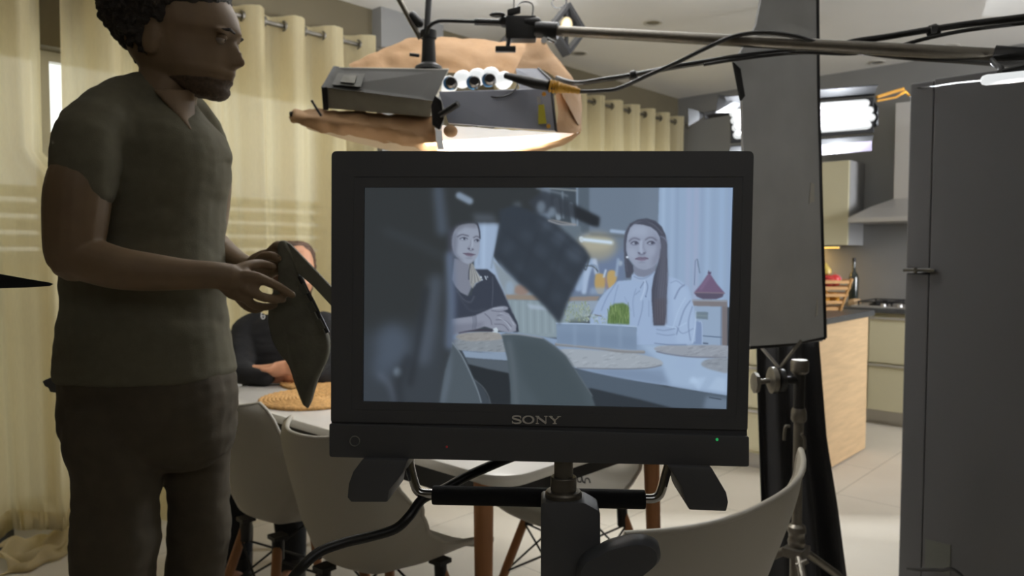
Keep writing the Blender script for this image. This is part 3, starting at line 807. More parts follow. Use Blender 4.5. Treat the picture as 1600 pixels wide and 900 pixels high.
CI = [(552, 275), (1162, 275), (1152, 653), (548, 641)]
o_in = [inner[i] for i in range(4) for _ in range(6)]
fr = annulus(MB(), outer, o_in, 0.0, 0.060)
fr.build('bezel', M_bplast, mon, smooth=30)
# inner slope of the bezel down to the screen
q_in = [SCR[i] for i in range(4) for _ in range(6)]; o_in2 = [CI[i] for i in range(4) for _ in range(6)]
fr2 = annulus(MB(), o_in2, q_in, 0.0006, 0.030, 0.0002)
fr2.build('inner_bezel', M_bplast, mon, smooth=30)
rs = [[MP(*p, 0.058) for p in outer], [MP(*p, 0.085) for p in outer]]
shr = [((x - 845) * 0.88 + 845, (y - 450) * 0.86 + 452) for (x, y) in outer]
rs.append([MP(*p, 0.105) for p in shr])
MB().rings(rs).build('rear_housing', M_bplast, mon, smooth=30)
low = rounded([(516, 661), (1169, 681), (1169, 728), (516, 713)], [3, 3, 4, 5])
MB().rings(slab(low, -0.004, 0.070)).build('control_panel', M_bplast, mon, smooth=30, bevel=0.0008)
MB().rings(slab([(517, 655), (1168, 668), (1168, 685), (517, 665)], 0.002, 0.06)).build('panel_joint', M_bplast, mon, smooth=0)

# engraved ring button, lamps, lettering
rg = []
for q in range(28):
    a = 2 * math.pi * q / 28; c = MP(556, 688, -0.0045)
    rg.append([c + (MXv * math.cos(a) + MZv * math.sin(a)) * (0.0052 + dr) + MN * dz for (dr, dz) in ((-0.0006, 0.0003), (0.0, -0.0007), (0.0006, 0.0003))])
rg.append(rg[0]); MB().rings(rg, cap=False).build('input_button_ring', mat('grey_print', srgb(140, 140, 134), 0.5), mon, smooth=60)
MB().lathe(MP(1119, 685.5, -0.0038), [(0, 0.0016), (-0.0008, 0.0014)], axis=MN, seg=14).build('power_lamp', mat('green_led', (0.05, 0.6, 0.2, 1), 0.4, emit=(0.04, 0.62, 0.16, 1), estr=0.4), mon, label='green power lamp')
MB().lathe(MP(699, 697, -0.0038), [(0, 0.0013), (-0.0006, 0.0011)], axis=MN, seg=14).build('tally_lamp', mat('dim_red_led', (0.2, 0.02, 0.02, 1), 0.4, emit=(0.25, 0.02, 0.02, 1), estr=0.35), mon, label='dim red lamp')
def lettering(parts, m, name, parent):
    mb = MB()
    for pl in parts: mb.rings(slab(pl, -0.0052, -0.0040))
    return mb.build(name, m, parent, smooth=0)
LX0, LY0, LH = 799.0, 649.0, 12.5
def T(x, y): return (LX0 + x, LY0 + y + x * 0.012)
def bar(x0, y0, x1, y1, th, ser=0):
    dx, dy = x1 - x0, y1 - y0; L = math.hypot(dx, dy); nx, ny = -dy / L * th / 2, dx / L * th / 2
    return [T(x0 + nx, y0 + ny), T(x1 + nx, y1 + ny), T(x1 - nx, y1 - ny), T(x0 - nx, y0 - ny)]
def stroke(pts, ths):
    out = []
    L = []; Rr = []
    for i, p in enumerate(pts):
        a = pts[max(i - 1, 0)]; b = pts[min(i + 1, len(pts) - 1)]; dx, dy = b[0] - a[0], b[1] - a[1]; l = math.hypot(dx, dy) or 1
        nx, ny = -dy / l, dx / l; h = ths[i] / 2
        L.append(T(p[0] + nx * h, p[1] + ny * h)); Rr.append(T(p[0] - nx * h, p[1] - ny * h))
    for i in range(len(pts) - 1): out.append([L[i], L[i + 1], Rr[i + 1], Rr[i]])
    return out
parts = []
# S
sp = cr([(15.0, 3.6), (13.0, 1.3), (8.5, 0.7), (3.2, 1.6), (2.6, 4.2), (8, 6.0), (14.2, 8.2), (13.8, 11.0), (8.5, 12.0), (3.6, 11.4), (1.4, 9.2)], 4)
parts += stroke([tuple(p) for p in sp], [1.3 + 1.3 * abs(math.sin(i / (len(sp) - 1) * math.pi)) for i in range(len(sp))])
parts += [bar(14.6, 0.4, 14.6, 4.4, 1.0), bar(1.6, 8.4, 1.6, 12.3, 1.0)]
# O
op = [(26.5 + 8.0 * math.cos(a), 6.3 + 5.6 * math.sin(a)) for a in [2 * math.pi * k / 26 for k in range(27)]]
parts += stroke(op, [1.1 + 2.0 * abs(math.cos(2 * math.pi * k / 26)) for k in range(27)])
# N
parts += [bar(40.5, 0.8, 40.5, 12, 1.4), bar(54.0, 0.8, 54.0, 12, 1.4), bar(40.0, 1.2, 54.4, 11.6, 3.0), bar(37.6, 0.7, 43.6, 0.7, 0.9), bar(38.0, 12, 43.0, 12, 0.9), bar(51.2, 0.7, 56.6, 0.7, 0.9)]
# Y
parts += [bar(60.6, 0.8, 67.8, 7.0, 2.8), bar(74.6, 0.8, 67.8, 7.0, 1.4), bar(67.8, 6.4, 67.8, 12, 2.8), bar(58.2, 0.7, 64.6, 0.7, 0.9), bar(71.6, 0.7, 77.4, 0.7, 0.9), bar(64.6, 12, 71.0, 12, 0.9)]
LX0, LY0 = 799.5, 648.8
lg = MB()
for pl in parts: lg.rings([[MP(*p, -0.0016) for p in pl], [MP(*p, 0.0006) for p in pl]])
lg.build('lettering', mat('silver_print', srgb(222, 218, 210), 0.45), mon, smooth=0)

# feet under the monitor
for side, poly, side2 in (('l', [(571, 713), (641, 715), (633, 735), (612, 762), (609, 780), (553, 780), (547, 773), (549, 752), (556, 733)], 1),
                          ('r', [(1042, 724), (1108, 726), (1119, 745), (1131, 765), (1134, 780), (1131, 794), (1074, 792), (1068, 780), (1062, 757)], -1)):
    mb = MB(); rs = [[MP(*p, z) for p in poly] for z in (-0.012, 0.075)]
    mb.rings(rs); mb.build('foot', M_bplast, mon, smooth=20, bevel=0.0022)
# wire handle with foam grip between the feet
def mp(px, py, z=0.050): return MPr(px, py, z)
MB().tube(crv([mp(640, 716), mp(641, 730), mp(648, 757), mp(653, 767), mp(662, 771), mp(690, 772)], 5), 0.0052, 12).build('handle_wire', M_chrome, mon)
MB().tube(crv([mp(1045, 724), mp(1040, 742), mp(1033, 767), mp(1028, 775), mp(1018, 779), mp(995, 778)], 5), 0.0052, 12).build('handle_wire', M_chrome, mon)
MB().tube([mp(676, 773.5), mp(1008, 780.5)], 0.0105, 20).build('foam_grip', M_foam, mon, bevel=0.0015)
# post, collars, clamp and T-knob of the stand
pt = lambda px, py, z=0.012: MP(px, py, z)
pc0 = pt(881, 722)
dn = -UPZ
base = Vector((pc0.x, pc0.y, 0))
st = thing('monitor_stand', 'black post stand with a large wing knob carrying the monitor', 'stand', base)
zt = pc0.z
z1 = zt - 0.022; z2 = pt(881, 752).z; z3 = pt(881, 772).z; z4 = pt(881, 785).z
MB().lathe((pc0.x, pc0.y, 0), [(z2 - 0.01, 0.0100), (zt + 0.02, 0.0100)], seg=28).build('spigot', M_gmetal, st)
MB().lathe((pc0.x, pc0.y, 0), [(z3, 0.0138), (z2 + 0.001, 0.0138), (z2 + 0.002, 0.0130)], seg=28).build('collar', M_gmetal, st)
MB().lathe((pc0.x, pc0.y, 0), [(z4 - 0.004, 0.0195), (z3 - 0.002, 0.0195), (z3, 0.018), (z3 + 0.001, 0.0138)], seg=28).build('collar', M_gmetal, st)
cl = rounded([(845, 782), (912, 782), (937, 796), (938, 905), (934, 960), (845, 960)], [6, 6, 5, 3, 3, 3])
MB().rings([[MP(*p, -0.008) for p in cl], [MP(*p, 0.038) for p in cl]]).build('clamp_block', M_bplast, st, smooth=25, bevel=0.003)
kb = [(930, 846), (950, 836), (985, 828), (1006, 829), (1020, 836), (1025, 848), (1021, 862), (1000, 880), (975, 898), (950, 912), (925, 918), (905, 905), (898, 880), (908, 858)]
kb2 = [tuple(p) for p in cr(kb, 4, closed=True)]
MB().rings([[MP((x - 960) * 0.90 + 960, (y - 870) * 0.90 + 870, -0.038) for x, y in kb2], [MP(x, y, -0.032) for x, y in kb2], [MP(x + 2, y - 1, -0.016) for x, y in kb2],
            [MP((x - 960) * 0.93 + 962, (y - 870) * 0.93 + 868, -0.010) for x, y in kb2]]).build('wing_knob', M_bplast, st, smooth=40)
MB().tube([MP(925, 870, 0.02), MP(945, 868, -0.02)], 0.012, 16).build('knob_shaft', M_bmetal, st)
MB().tube([(base.x, base.y, 0.30), (base.x, base.y, z4 - 0.10)], 0.0165, 20).build('riser_tube', M_bmetal, st)
MB().tube([(base.x, base.y, 0.10), (base.x, base.y, 0.55)], 0.020, 20).lathe((base.x, base.y, 0.50), [(0, 0.028), (0.05, 0.028)], seg=20).build('lower_tube', M_bmetal, st)
for k in range(3):
    a = math.radians(95 + 120 * k); d = Vector((math.cos(a), math.sin(a), 0))
    lg_ = MB().tube([base + UPZ * 0.42 + d * 0.02, base + d * 0.30 + UPZ * 0.10, base + d * 0.42 + UPZ * 0.012], 0.011, 12).build('leg', M_bmetal, st)
    MB().tube([base + d * 0.40 + UPZ * 0.012, base + d * 0.45 + UPZ * 0.012], 0.012, 10).build('rubber_foot', M_rubber, lg_)
    MB().tube([base + UPZ * 0.13 + d * 0.02, base + d * 0.24 + UPZ * 0.19], 0.006, 8).build('strut', M_bmetal, st)
# power/video cable
cp = [MPr(850, 690, 0.09), MPr(815, 708, 0.085), MPr(780, 722, 0.08), MPr(730, 744, 0.075), MPr(690, 766, 0.062), MPr(660, 780, 0.05), MPr(640, 806, 0.035), MPr(618, 826, 0.03), MPr(580, 838, 0.025),
      MPr(538, 848, 0.02), MPr(500, 862, 0.01), MPr(472, 886, 0.0), MPr(450, 915, 0.0), MPr(432, 960, 0.0), MPr(425, 1080, 0.02)]
e = cp[-1]; cp += [Vector((e.x + 0.01, e.y, 0.35)), Vector((e.x + 0.03, e.y + 0.02, 0.06)), Vector((e.x + 0.10, e.y + 0.02, 0.006)), Vector((e.x + 0.3, e.y - 0.1, 0.006))]
tag(MB().tube(crv(cp, 7), 0.0056, 14).build('video_cable', M_rubber), 'black cable looping down left from under the monitor', 'cable')

# ------------------------------------------------------------------ tall flag on its grip stand
DF = 2.25
def Q(px, py, d=DF): return P(px, py, d)
fl = thing('flag', 'tall grey cloth flag standing upright right of the monitor', 'flag', Q(1232, 535))
fpts = [(1206, -90), (1274, -95), (1276, 130), (1281, 330), (1287, 525), (1283, 533), (1170, 541), (1158, 400), (1160, 240), (1158, 150), (1146, 98), (1180, 40)]
def dflag(px): return DF + (px - 1232) * 0.0016
pts = [Q(x, y, dflag(x)) for x, y in fpts]
nf = (pts[4] - pts[6]).cross(UPZ).normalized()
MB().prism(pts, nf * 0.008).build('cloth_panel', M_flag, fl, smooth=0)
MB().tube([Q(1275, -95, dflag(1275)), Q(1277, 130, dflag(1277)), Q(1282, 330, dflag(1282)), Q(1288, 528, dflag(1288))], 0.0085, 10).build('edge_frame', M_bmetal, fl)
MB().tube([Q(1288, 528, dflag(1288)), Q(1232, 538, dflag(1232)), Q(1170, 543, dflag(1170))], 0.006, 10).build('edge_frame', M_bmetal, fl)
MB().prism([Q(x, y, dflag(x) - 0.02) for x, y in ((1145, 97), (1156, 108), (1163, 150), (1157, 158))], nf * 0.006).build('folded_corner', M_black_cloth, fl, smooth=0)
for (x0, y0, x1, y1) in ((1264, 285, 1272, 318), (1274, 468, 1278, 495)):
    MB().prism([Q(x, y, dflag(x) - 0.012) for x, y in ((x0 + 3, y0), (x1, y0 + 2), (x1, y1 - 3), (x0, y1))], nf * 0.002).build('tape_piece', mat('white_tape', srgb(200, 198, 190), 0.6), fl, smooth=0, label='white tape piece')
# V-shaped wire at the flag's lower edge
MB().tube([Q(1188, 541), Q(1217, 574)], 0.0048, 10).build('flag_pin', M_steel, fl)
MB().tube([Q(1252, 532), Q(1219, 574)], 0.0048, 10).build('flag_pin', M_gmetal, fl)
MB().tube([Q(1217, 535), Q(1217, 576)], 0.0030, 8).build('flag_pin', M_bmetal, fl)

gp = Q(1249, 600, DF + 0.03); gb = Vector((gp.x, gp.y, 0))
gs = thing('grip_stand', 'steel grip stand holding the tall grey flag behind the armchair', 'light stand', gb)

def zat(py, d=DF + 0.03): return P(1249, py, d).z
G = lambda z: Vector((gb.x, gb.y, z))
MB().tube([G(0.10), G(zat(855))], 0.0185, 18).build('lower_tube', M_gmetal, gs)
MB().lathe(G(0), [(zat(862), 0.022), (zat(850), 0.027), (zat(846), 0.0235), (zat(838), 0.0235), (zat(834), 0.028), (zat(826), 0.026), (zat(822), 0.018)], seg=22).build('collar', M_gmetal, gs)
MB().tube([G(zat(826)), G(zat(655))], 0.0145, 18).build('middle_tube', M_gmetal, gs)
MB().lathe(G(0), [(zat(660), 0.018), (zat(656), 0.023), (zat(643), 0.0225), (zat(638), 0.019)], seg=22).build('collar', M_gmetal, gs)
MB().tube([G(zat(640)), G(zat(575))], 0.0165, 18).build('upper_tube', M_bmetal, gs)
MB().lathe(G(0), [(zat(584), 0.019), (zat(580), 0.026), (zat(566), 0.027), (zat(562), 0.024)], seg=22).build('top_cap', M_gmetal, gs)
hd = Q(1208, 594, DF)
MB().lathe(hd, [(-0.012, 0.030), (-0.007, 0.040), (0.007, 0.040), (0.012, 0.030)], axis=RIGHT, seg=28).build('grip_head', M_gmetal, gs)
MB().lathe(hd + RIGHT * 0.024, [(-0.008, 0.034), (0.008, 0.034)], axis=RIGHT, seg=28).build('grip_plate', M_bmetal, gs)
MB().tube([hd, Q(1246, 594, DF + 0.03)], 0.012, 12).build('grip_axle', M_bmetal, gs)
MB().tube([Q(1183, 597, DF), hd], 0.008, 12).lathe(Q(1181, 598, DF), [(-0.009, 0.026), (-0.006, 0.033), (0.006, 0.030), (0.009, 0.02)], axis=RIGHT, seg=8).build('grip_handle', M_gmetal, gs)
MB().tube(crv([Q(1234, 666), Q(1228, 666), Q(1226, 674), Q(1225, 688)]), 0.0045, 10).build('lock_lever', M_gmetal, gs)
MB().tube(crv([Q(1252, 678), Q(1257, 686), Q(1257, 700), Q(1252, 706)]), 0.0045, 10).build('lock_lever', M_gmetal, gs)
MB().box(G(zat(866)), (0.075, 0.06, 0.028)).tube([Q(1244, 884, DF), Q(1262, 876, DF)], 0.008, 10).build('leg_hub', M_gmetal, gs, bevel=0.004)
for ang in (215, 335, 95):
    a = math.radians(ang); d = Vector((math.cos(a), math.sin(a), 0))
    zt_ = zat(868)
    l_ = MB().tube([G(zt_) + d * 0.03, G(zt_ - 0.10) + d * 0.17, G(0.03) + d * 0.36, G(0.012) + d * 0.46], 0.0125, 12).build('leg', M_gmetal, gs)
    MB().tube([G(0.014) + d * 0.44, G(0.014) + d * 0.49], 0.0155, 10).build('rubber_foot', M_rubber, l_)

# black drape hanging behind the stand
rows = []
dl = thing('black_drape', 'black cloth draped from the flag down to the floor behind the stand', 'cloth', Vector((Q(1260, 890, 2.46).x, Q(1260, 890, 2.46).y, 0)))
for i in range(30):
    v = i / 29; r = []
    zz = P(1240, 533, 2.40).z * (1 - v) + 0.02 * v
    # outline in metres along RIGHT, relative to the stand
    pl_ = np.interp(v, [0, 0.15, 0.55, 1.0], [1187, 1189, 1200, 1216]); pr_ = np.interp(v, [0, 0.15, 0.35, 0.6, 1.0], [1283, 1290, 1300, 1322, 1352])
    for j in range(44):
        u = j / 43
        px = pl_ + (pr_ - pl_) * u
        d = 2.46 + 0.035 * math.sin(u * 19 + v * 1.2) * (0.3 + 0.7 * v) + 0.02 * math.sin(u * 8 + 1) 
        c = gb + FWD.xy.to_3d().normalized() * 0.0
        b = CAM.xy.to_3d() + (fwd_h * d) + RIGHT * ((px - 800) / F * 2.46)
        r.append(Vector((b.x, b.y, zz)))
    rows.append(r)
MB().sheet(rows, 0.004).build('cloth', M_black_cloth, dl, smooth=180)

# ------------------------------------------------------------------ fluorescent bank behind the flag
FB = thing('fluorescent_bank', 'glowing fluorescent tube bank with black barn doors behind the tall flag', 'film light', P(1250, 222, 4.35))
def B(px, py, d=4.35): return P(px, py, d)
# housing runs slightly up to the right like the photo
def lineB(px, off, d=4.35): return B(px, 186 - (px - 1250) * 0.075 + off, d)
MB().rings([[lineB(1141, -26, 4.37), lineB(1141, 30, 4.37), lineB(1141, 30, 4.55), lineB(1141, -26, 4.55)],
            [lineB(1366, -26, 4.37), lineB(1366, 30, 4.37), lineB(1366, 30, 4.55), lineB(1366, -26, 4.55)]]).build('housing', M_bmetal, FB, smooth=0, bevel=0.006)
for k in range(4):
    off = -17 + k * 11.5; e_ = (2, -1, -4, -1)[k]
    MB().tube([lineB(1146 + k * 2, off, 4.33), lineB(1354 - e_ + (3 if k in (1, 2) else 0), off, 4.33)], 0.0235, 14, round_ends=True).build('fluorescent_tube', M_glow, FB)
# lower door catching light
MB().prism([lineB(1142, 34, 4.36), lineB(1365, 34, 4.36), lineB(1361, 50, 4.22), lineB(1138, 50, 4.22)], UPZ * 0.004).build('lower_door', M_bmetal, FB, smooth=0)
MB().prism([lineB(1140, 45, 4.23), lineB(1362, 43, 4.23), lineB(1362, 58, 4.17), lineB(1140, 60, 4.17)], (FWD * 0.004)).build('reflector_strip', mat('pale_reflector', srgb(84, 78, 92), 0.5), FB, smooth=0)
MB().prism([lineB(1140, -28, 4.38), lineB(1366, -28, 4.38), lineB(1372, -44, 4.22), lineB(1132, -44, 4.22)], UPZ * 0.004).build('upper_door', M_bmetal, FB, smooth=0)
MB().prism([B(1122, 148, 4.3), B(1160, 150, 4.35), B(1158, 176, 4.35), B(1118, 176, 4.2)], FWD * 0.005).build('side_door', M_bmetal, FB, smooth=0)
MB().tube([B(1140, 174, 4.40), B(1100, 181, 4.42)], 0.022, 10).build('yoke_arm', M_bmetal, FB)
MB().prism([B(1074, 170, 4.4), B(1092, 175, 4.42), B(1104, 178, 4.42), B(1092, 188, 4.42), B(1075, 198, 4.4)], FWD * 0.03).build('yoke_bracket', M_bmetal, FB, smooth=0)
MB().prism([B(1366, 160, 4.36), B(1372, 168, 4.32), B(1372, 196, 4.32), B(1365, 200, 4.36)], FWD * 0.006).build('side_door', M_bmetal, FB, smooth=0)
# pole that hangs it from the ceiling, behind the flag
tp_ = lineB(1222, -20, 4.46)
MB().tube([tp_, Vector((tp_.x, tp_.y, CZ))], 0.016, 14).lathe((tp_.x, tp_.y, CZ - 0.012), [(0, 0.05), (0.012, 0.05)], seg=20).build('ceiling_pole', M_bmetal, FB)
# orange clips
oc = MB().tube([B(1370, 152, 4.40), B(1392, 145, 4.42), B(1402, 142, 4.42), B(1412, 139, 4.42)], 0.010, 10).tube([B(1370, 158, 4.40), B(1400, 152, 4.42), B(1415, 143, 4.42), B(1421, 150, 4.42)], 0.007, 10).build('spring_clamp', M_orange)
tag(oc, 'orange spring clamp on the right end of the fluorescent bank beside the fridge', 'clamp')
# ------------------------------------------------------------------ standing man
MD = 1.42
man = thing('person', 'standing person in dark t-shirt and dark trousers handling a folded black cloth frame', 'person', (P(235, 800, MD).x, P(235, 800, MD).y, 0))
FH = Vector((fwd_h.x, fwd_h.y, 0))
def H(px, py, d=MD): return P(px, py, d)
def row(y, l, r, d, thick, n=28, front_pow=1.0):
    """elliptical ring spanning pixels l..r at row y, centre distance d, depth half-thickness thick"""
    c = H((l + r) / 2, y, d); hw = (r - l) / 2 / F * d
    out = []
    for k in range(n):
        a = 2 * math.pi * k / n
        ca, sa = math.cos(a), math.sin(a)
        e = 2 / 2.3
        out.append(c + RIGHT * (hw * math.copysign(abs(ca) ** e, ca)) + FH * (thick * math.copysign(abs(sa) ** e, sa)))
    return out
def limb(mb, pts, ends=True, seg=18):
    """pts: (px, py, dist, radius_px) smooth tapered limb"""
    q = cr(pts, 5)
    mb.tube([H(a, b, d) for a, b, d, r in q], [max(0.002, r / F * d) for a, b, d, r in q], seg, round_ends=ends)
    return mb
def head_mesh(mb, conv, prof, widths, n=48):
    """prof rows: (y, back_x, front_x, nose, half_width) in local units; conv(x, y, side) -> world point"""
    rs = []
    for (y, xb, xf, nose, hw) in prof:
        r = []; c = (xb + xf) / 2; h = (xf - xb) / 2
        for k in range(n):
            a = 2 * math.pi * k / n
            ca, sa = math.cos(a), math.sin(a)
            w_ = hw * (abs(sa) ** 0.92) * (1 - 0.20 * max(0, ca) ** 2)
            x = c + h * math.copysign(abs(ca) ** 0.86, ca)
            da = min(abs(a), abs(a - 2 * math.pi))
            x += nose * math.exp(-(da / 0.17) ** 2)
            r.append(conv(x, y, math.copysign(w_, sa)))
        rs.append(r)
    mb.rings(rs)
# head: profile facing right; rows measured on the profile outline
HD = 1.44
fac = math.radians(6)
def hconv(x, y, s):
    return H(x, y, HD) + (FH * math.cos(fac) + RIGHT * math.sin(fac)) * (s / F * HD)
cr_rows = [(-34, 250, 290, 0, 14), (-31, 225, 318, 0, 38), (-22, 205, 337, 0, 56), (-8, 195, 350, 0, 66), (5, 191, 357, 0, 70), (18, 190, 364, 0, 71), (28, 191, 368, 0, 70),
           (40, 193, 371, 1, 69), (50, 196, 373, 2.5, 67), (56, 198, 373, 3, 65), (61, 200, 367, 4, 63), (66, 202, 362, 6.5, 62), (74, 205, 362, 11, 60), (82, 208, 362, 15.5, 58), (90, 211, 362, 19, 57),
           (96, 215, 362, 22.5, 56), (100, 218, 362, 22.5, 55), (104, 221, 362, 20, 54), (107, 223, 361.5, 9, 53), (112, 227, 363, 4, 52), (116, 231, 363, 6, 50), (119.5, 235, 362, 5, 48), (121.8, 238, 357, 1, 47),
           (124.5, 243, 359, 7, 45), (127.5, 249, 358, 7.5, 43), (131, 256, 354.5, 4, 41), (135, 264, 352.5, 3, 38), (140, 274, 354, 3, 35), (145, 288, 355, 2, 31), (150, 304, 352, 1, 26), (154, 322, 348, 0, 17), (156, 334, 344, 0, 7)]
body = MB()
head_mesh(body, hconv, cr_rows, None)
# brow, ear, jaw volumes
ear_c = H(266, 78, HD) - FH * (62 / F * HD)
body.ell(ear_c, (0.017, 0.008, 0.030), axes=((RIGHT - UPZ * 0.25), FH, UPZ + RIGHT * 0.2), seg=14, rg=8)
body.ell(H(266, 78, HD) + FH * (60 / F * HD), (0.017, 0.008, 0.030), axes=((RIGHT - UPZ * 0.25), FH, UPZ + RIGHT * 0.2), seg=14, rg=8)
body.ell(H(356, 57, HD) - FH * 0.028, (0.012, 0.024, 0.007), axes=(RIGHT, FH, UPZ), seg=12, rg=8)
body.ell(H(356, 57, HD) + FH * 0.028, (0.012, 0.024, 0.007), axes=(RIGHT, FH, UPZ), seg=12, rg=8)
# neck
body.rings([row(70, 222, 300, HD, 0.055), row(100, 226, 306, HD, 0.055), row(125, 222, 306, HD, 0.056), row(145, 212, 303, HD, 0.060), row(165, 205, 300, HD, 0.064), row(200, 200, 298, HD + 0.01, 0.068)])
# trunk beneath the shirt
body.rings([row(172, 200, 292, 1.45, 0.05), row(195, 165, 300, 1.45, 0.09), row(240, 140, 320, 1.45, 0.10), row(320, 140, 316, 1.45, 0.10), row(430, 142, 318, 1.44, 0.09), row(520, 140, 320, 1.43, 0.095),
            row(600, 150, 320, 1.42, 0.08), row(670, 170, 310, 1.42, 0.06), row(695, 200, 280, 1.42, 0.03)])
limb(body, [(150, 208, 1.30, 30), (175, 198, 1.36, 30), (240, 192, 1.45, 34), (285, 205, 1.53, 30), (310, 225, 1.60, 28)])
# near arm
limb(body, [(142, 212, 1.28, 32), (130, 258, 1.26, 42), (124, 284, 1.25, 46), (121, 310, 1.25, 48), (118, 350, 1.25, 46), (115, 390, 1.25, 42), (116, 402, 1.25, 38)])
limb(body, [(112, 396, 1.25, 38), (140, 406, 1.25, 36), (185, 419, 1.25, 33.5), (235, 425, 1.26, 30), (290, 429, 1.27, 24.5), (335, 430, 1.28, 21.5), (360, 434, 1.29, 22)])
# near hand
def hand_near(mb):
    mb.ell(H(374, 444, 1.30), (0.036, 0.016, 0.031), axes=(RIGHT - UPZ * 0.30, FH, UPZ + RIGHT * 0.3), seg=18, rg=10)
    mb.ell(H(356, 438, 1.295), (0.026, 0.017, 0.025), axes=(RIGHT - UPZ * 0.2, FH, UPZ), seg=16, rg=10)
    limb(mb, [(384, 431, 1.29, 9.5), (400, 433, 1.295, 8.8), (418, 440, 1.31, 8.0), (437, 449, 1.33, 7.2), (457, 461, 1.345, 5.6)], seg=12)      # index
    limb(mb, [(384, 452, 1.29, 8.5), (398, 459, 1.295, 7.8), (412, 464.5, 1.305, 7.4), (427, 467, 1.325, 7.0), (442, 468, 1.345, 5.8)], seg=12)    # middle
    limb(mb, [(380, 460, 1.30, 8.5), (392, 474, 1.315, 7.4), (406, 479, 1.335, 6.8), (420, 479, 1.35, 6.0), (430, 476, 1.36, 5.2)], seg=12)       # ring
    limb(mb, [(374, 466, 1.32, 8), (384, 478, 1.345, 6.6), (396, 484, 1.36, 6.0), (408, 483, 1.37, 5.2)], seg=12)                                  # little
    limb(mb, [(362, 427, 1.29, 10), (384, 417, 1.31, 9.4), (406, 413, 1.335, 8.2), (426, 417, 1.352, 6.6)], seg=12)                               # thumb
hand_near(body)
# far arm and hand
limb(body, [(318, 222, 1.60, 34), (326, 280, 1.62, 34), (322, 340, 1.62, 33), (318, 374, 1.60, 30)])
limb(body, [(316, 370, 1.60, 28), (340, 392, 1.56, 26), (368, 410, 1.51, 20), (392, 420, 1.46, 17), (402, 422, 1.44, 16)])
body.ell(H(412, 415, 1.43), (0.042, 0.018, 0.030), axes=(RIGHT + UPZ * 0.45, FH, UPZ - RIGHT * 0.45), seg=16, rg=10)
limb(body, [(412, 404, 1.43, 8), (424, 392, 1.42, 7.6), (434, 383, 1.41, 7), (441, 386, 1.385, 6)], seg=12)
limb(body, [(418, 410, 1.43, 8), (432, 399, 1.42, 7.6), (443, 396, 1.40, 7), (448, 402, 1.385, 6)], seg=12)
limb(body, [(420, 418, 1.43, 8), (436, 411, 1.42, 7.4), (447, 410, 1.40, 6.8), (450, 416, 1.385, 6)], seg=12)
limb(body, [(418, 426, 1.43, 7), (432, 424, 1.42, 6.6), (443, 424, 1.40, 6), (446, 429, 1.39, 5.5)], seg=12)
limb(body, [(402, 412, 1.42, 9), (412, 402, 1.39, 8.4), (424, 400, 1.37, 7.6), (434, 404, 1.365, 6.6)], seg=12)
# legs
def legpt(px, py, d, r): return (px, py, d, r)
for (hx, kx, ax, d0, dk, da) in ((182, 184, 190, 1.36, 1.35, 1.34), (304, 309, 306, 1.48, 1.50, 1.50)):
    top, kn, an = H(hx, 690, d0), H(kx, 860, dk), H(ax, 900, da)
    top = Vector(top); knee = Vector((kn.x, kn.y, 0.50)); ank = Vector((an.x, an.y, 0.085))
    body.tube([top, top.lerp(knee, 0.5), knee, knee.lerp(ank, 0.4), ank], [0.050, 0.048, 0.042, 0.040, 0.034], 18, round_ends=True)
    body.tube([ank + UPZ * 0.0, ank + (RIGHT * 0.10 - FH * 0.02) + UPZ * (-0.045), ank + (RIGHT * 0.17 - FH * 0.03) - UPZ * 0.055], [0.038, 0.036, 0.022], 14, round_ends=True)
remeshed(body, 'body', M_skin_m, man, voxel=0.0036, smooth_it=1)
# t-shirt
sh = MB()
sh.rings([row(133, 222, 262, 1.45, 0.030), row(150, 178, 296, 1.45, 0.070), row(170, 146, 308, 1.45, 0.10), row(190, 122, 324, 1.45, 0.135), row(212, 110, 342, 1.45, 0.15), row(236, 108, 351, 1.45, 0.155),
          row(270, 108, 351, 1.45, 0.15), row(315, 110, 344, 1.45, 0.145), row(370, 113, 342, 1.45, 0.14), row(430, 114, 344, 1.44, 0.135), row(475, 112, 346, 1.44, 0.135), row(515, 107, 349, 1.43, 0.14),
          row(550, 104, 354, 1.43, 0.142), row(578, 102, 361, 1.43, 0.145), row(588, 102, 358, 1.43, 0.142)])
limb(sh, [(142, 204, 1.28, 50), (170, 178, 1.34, 46), (205, 160, 1.42, 42), (240, 160, 1.47, 42), (280, 178, 1.54, 42), (306, 212, 1.58, 42), (318, 250, 1.61, 38)])
limb(sh, [(160, 196, 1.30, 46), (138, 215, 1.27, 50), (134, 250, 1.26, 51), (132, 286, 1.255, 50)])
sh.rings([row(120, 212, 262, 1.45, 0.052), row(135, 200, 280, 1.45, 0.068), row(160, 185, 296, 1.45, 0.085), row(180, 170, 300, 1.45, 0.10)])
# cut the hollow of the neckline: leave the collar region out by keeping the skin in front
remeshed(sh, 't_shirt', M_tshirt, man, voxel=0.0060, smooth_it=5, disp=0.004, disp_scale=0.10)
# skin of the open V neck lies on the shirt front
vn = MB()
g = []
for i in range(9):
    v = i / 8; r = []
    yl = 140 + (205 - 140) * v
    for j in range(9):
        u = j / 8
        xl = 238 + (297 - 238) * v; xr = 303 - 3 * v
        x = xl + (xr - xl) * u
        rr = H(x, yl, 1.45 - 0.088 + 0.05 * (abs(u - 0.3)) ** 2 + 0.035 * u)
        r.append(rr)
    g.append(r)
vn.sheet(g, 0.010)
remeshed(vn, 'v_neck_opening', M_skin_m, man, voxel=0.004, smooth_it=6, label='skin in the open v-neck')
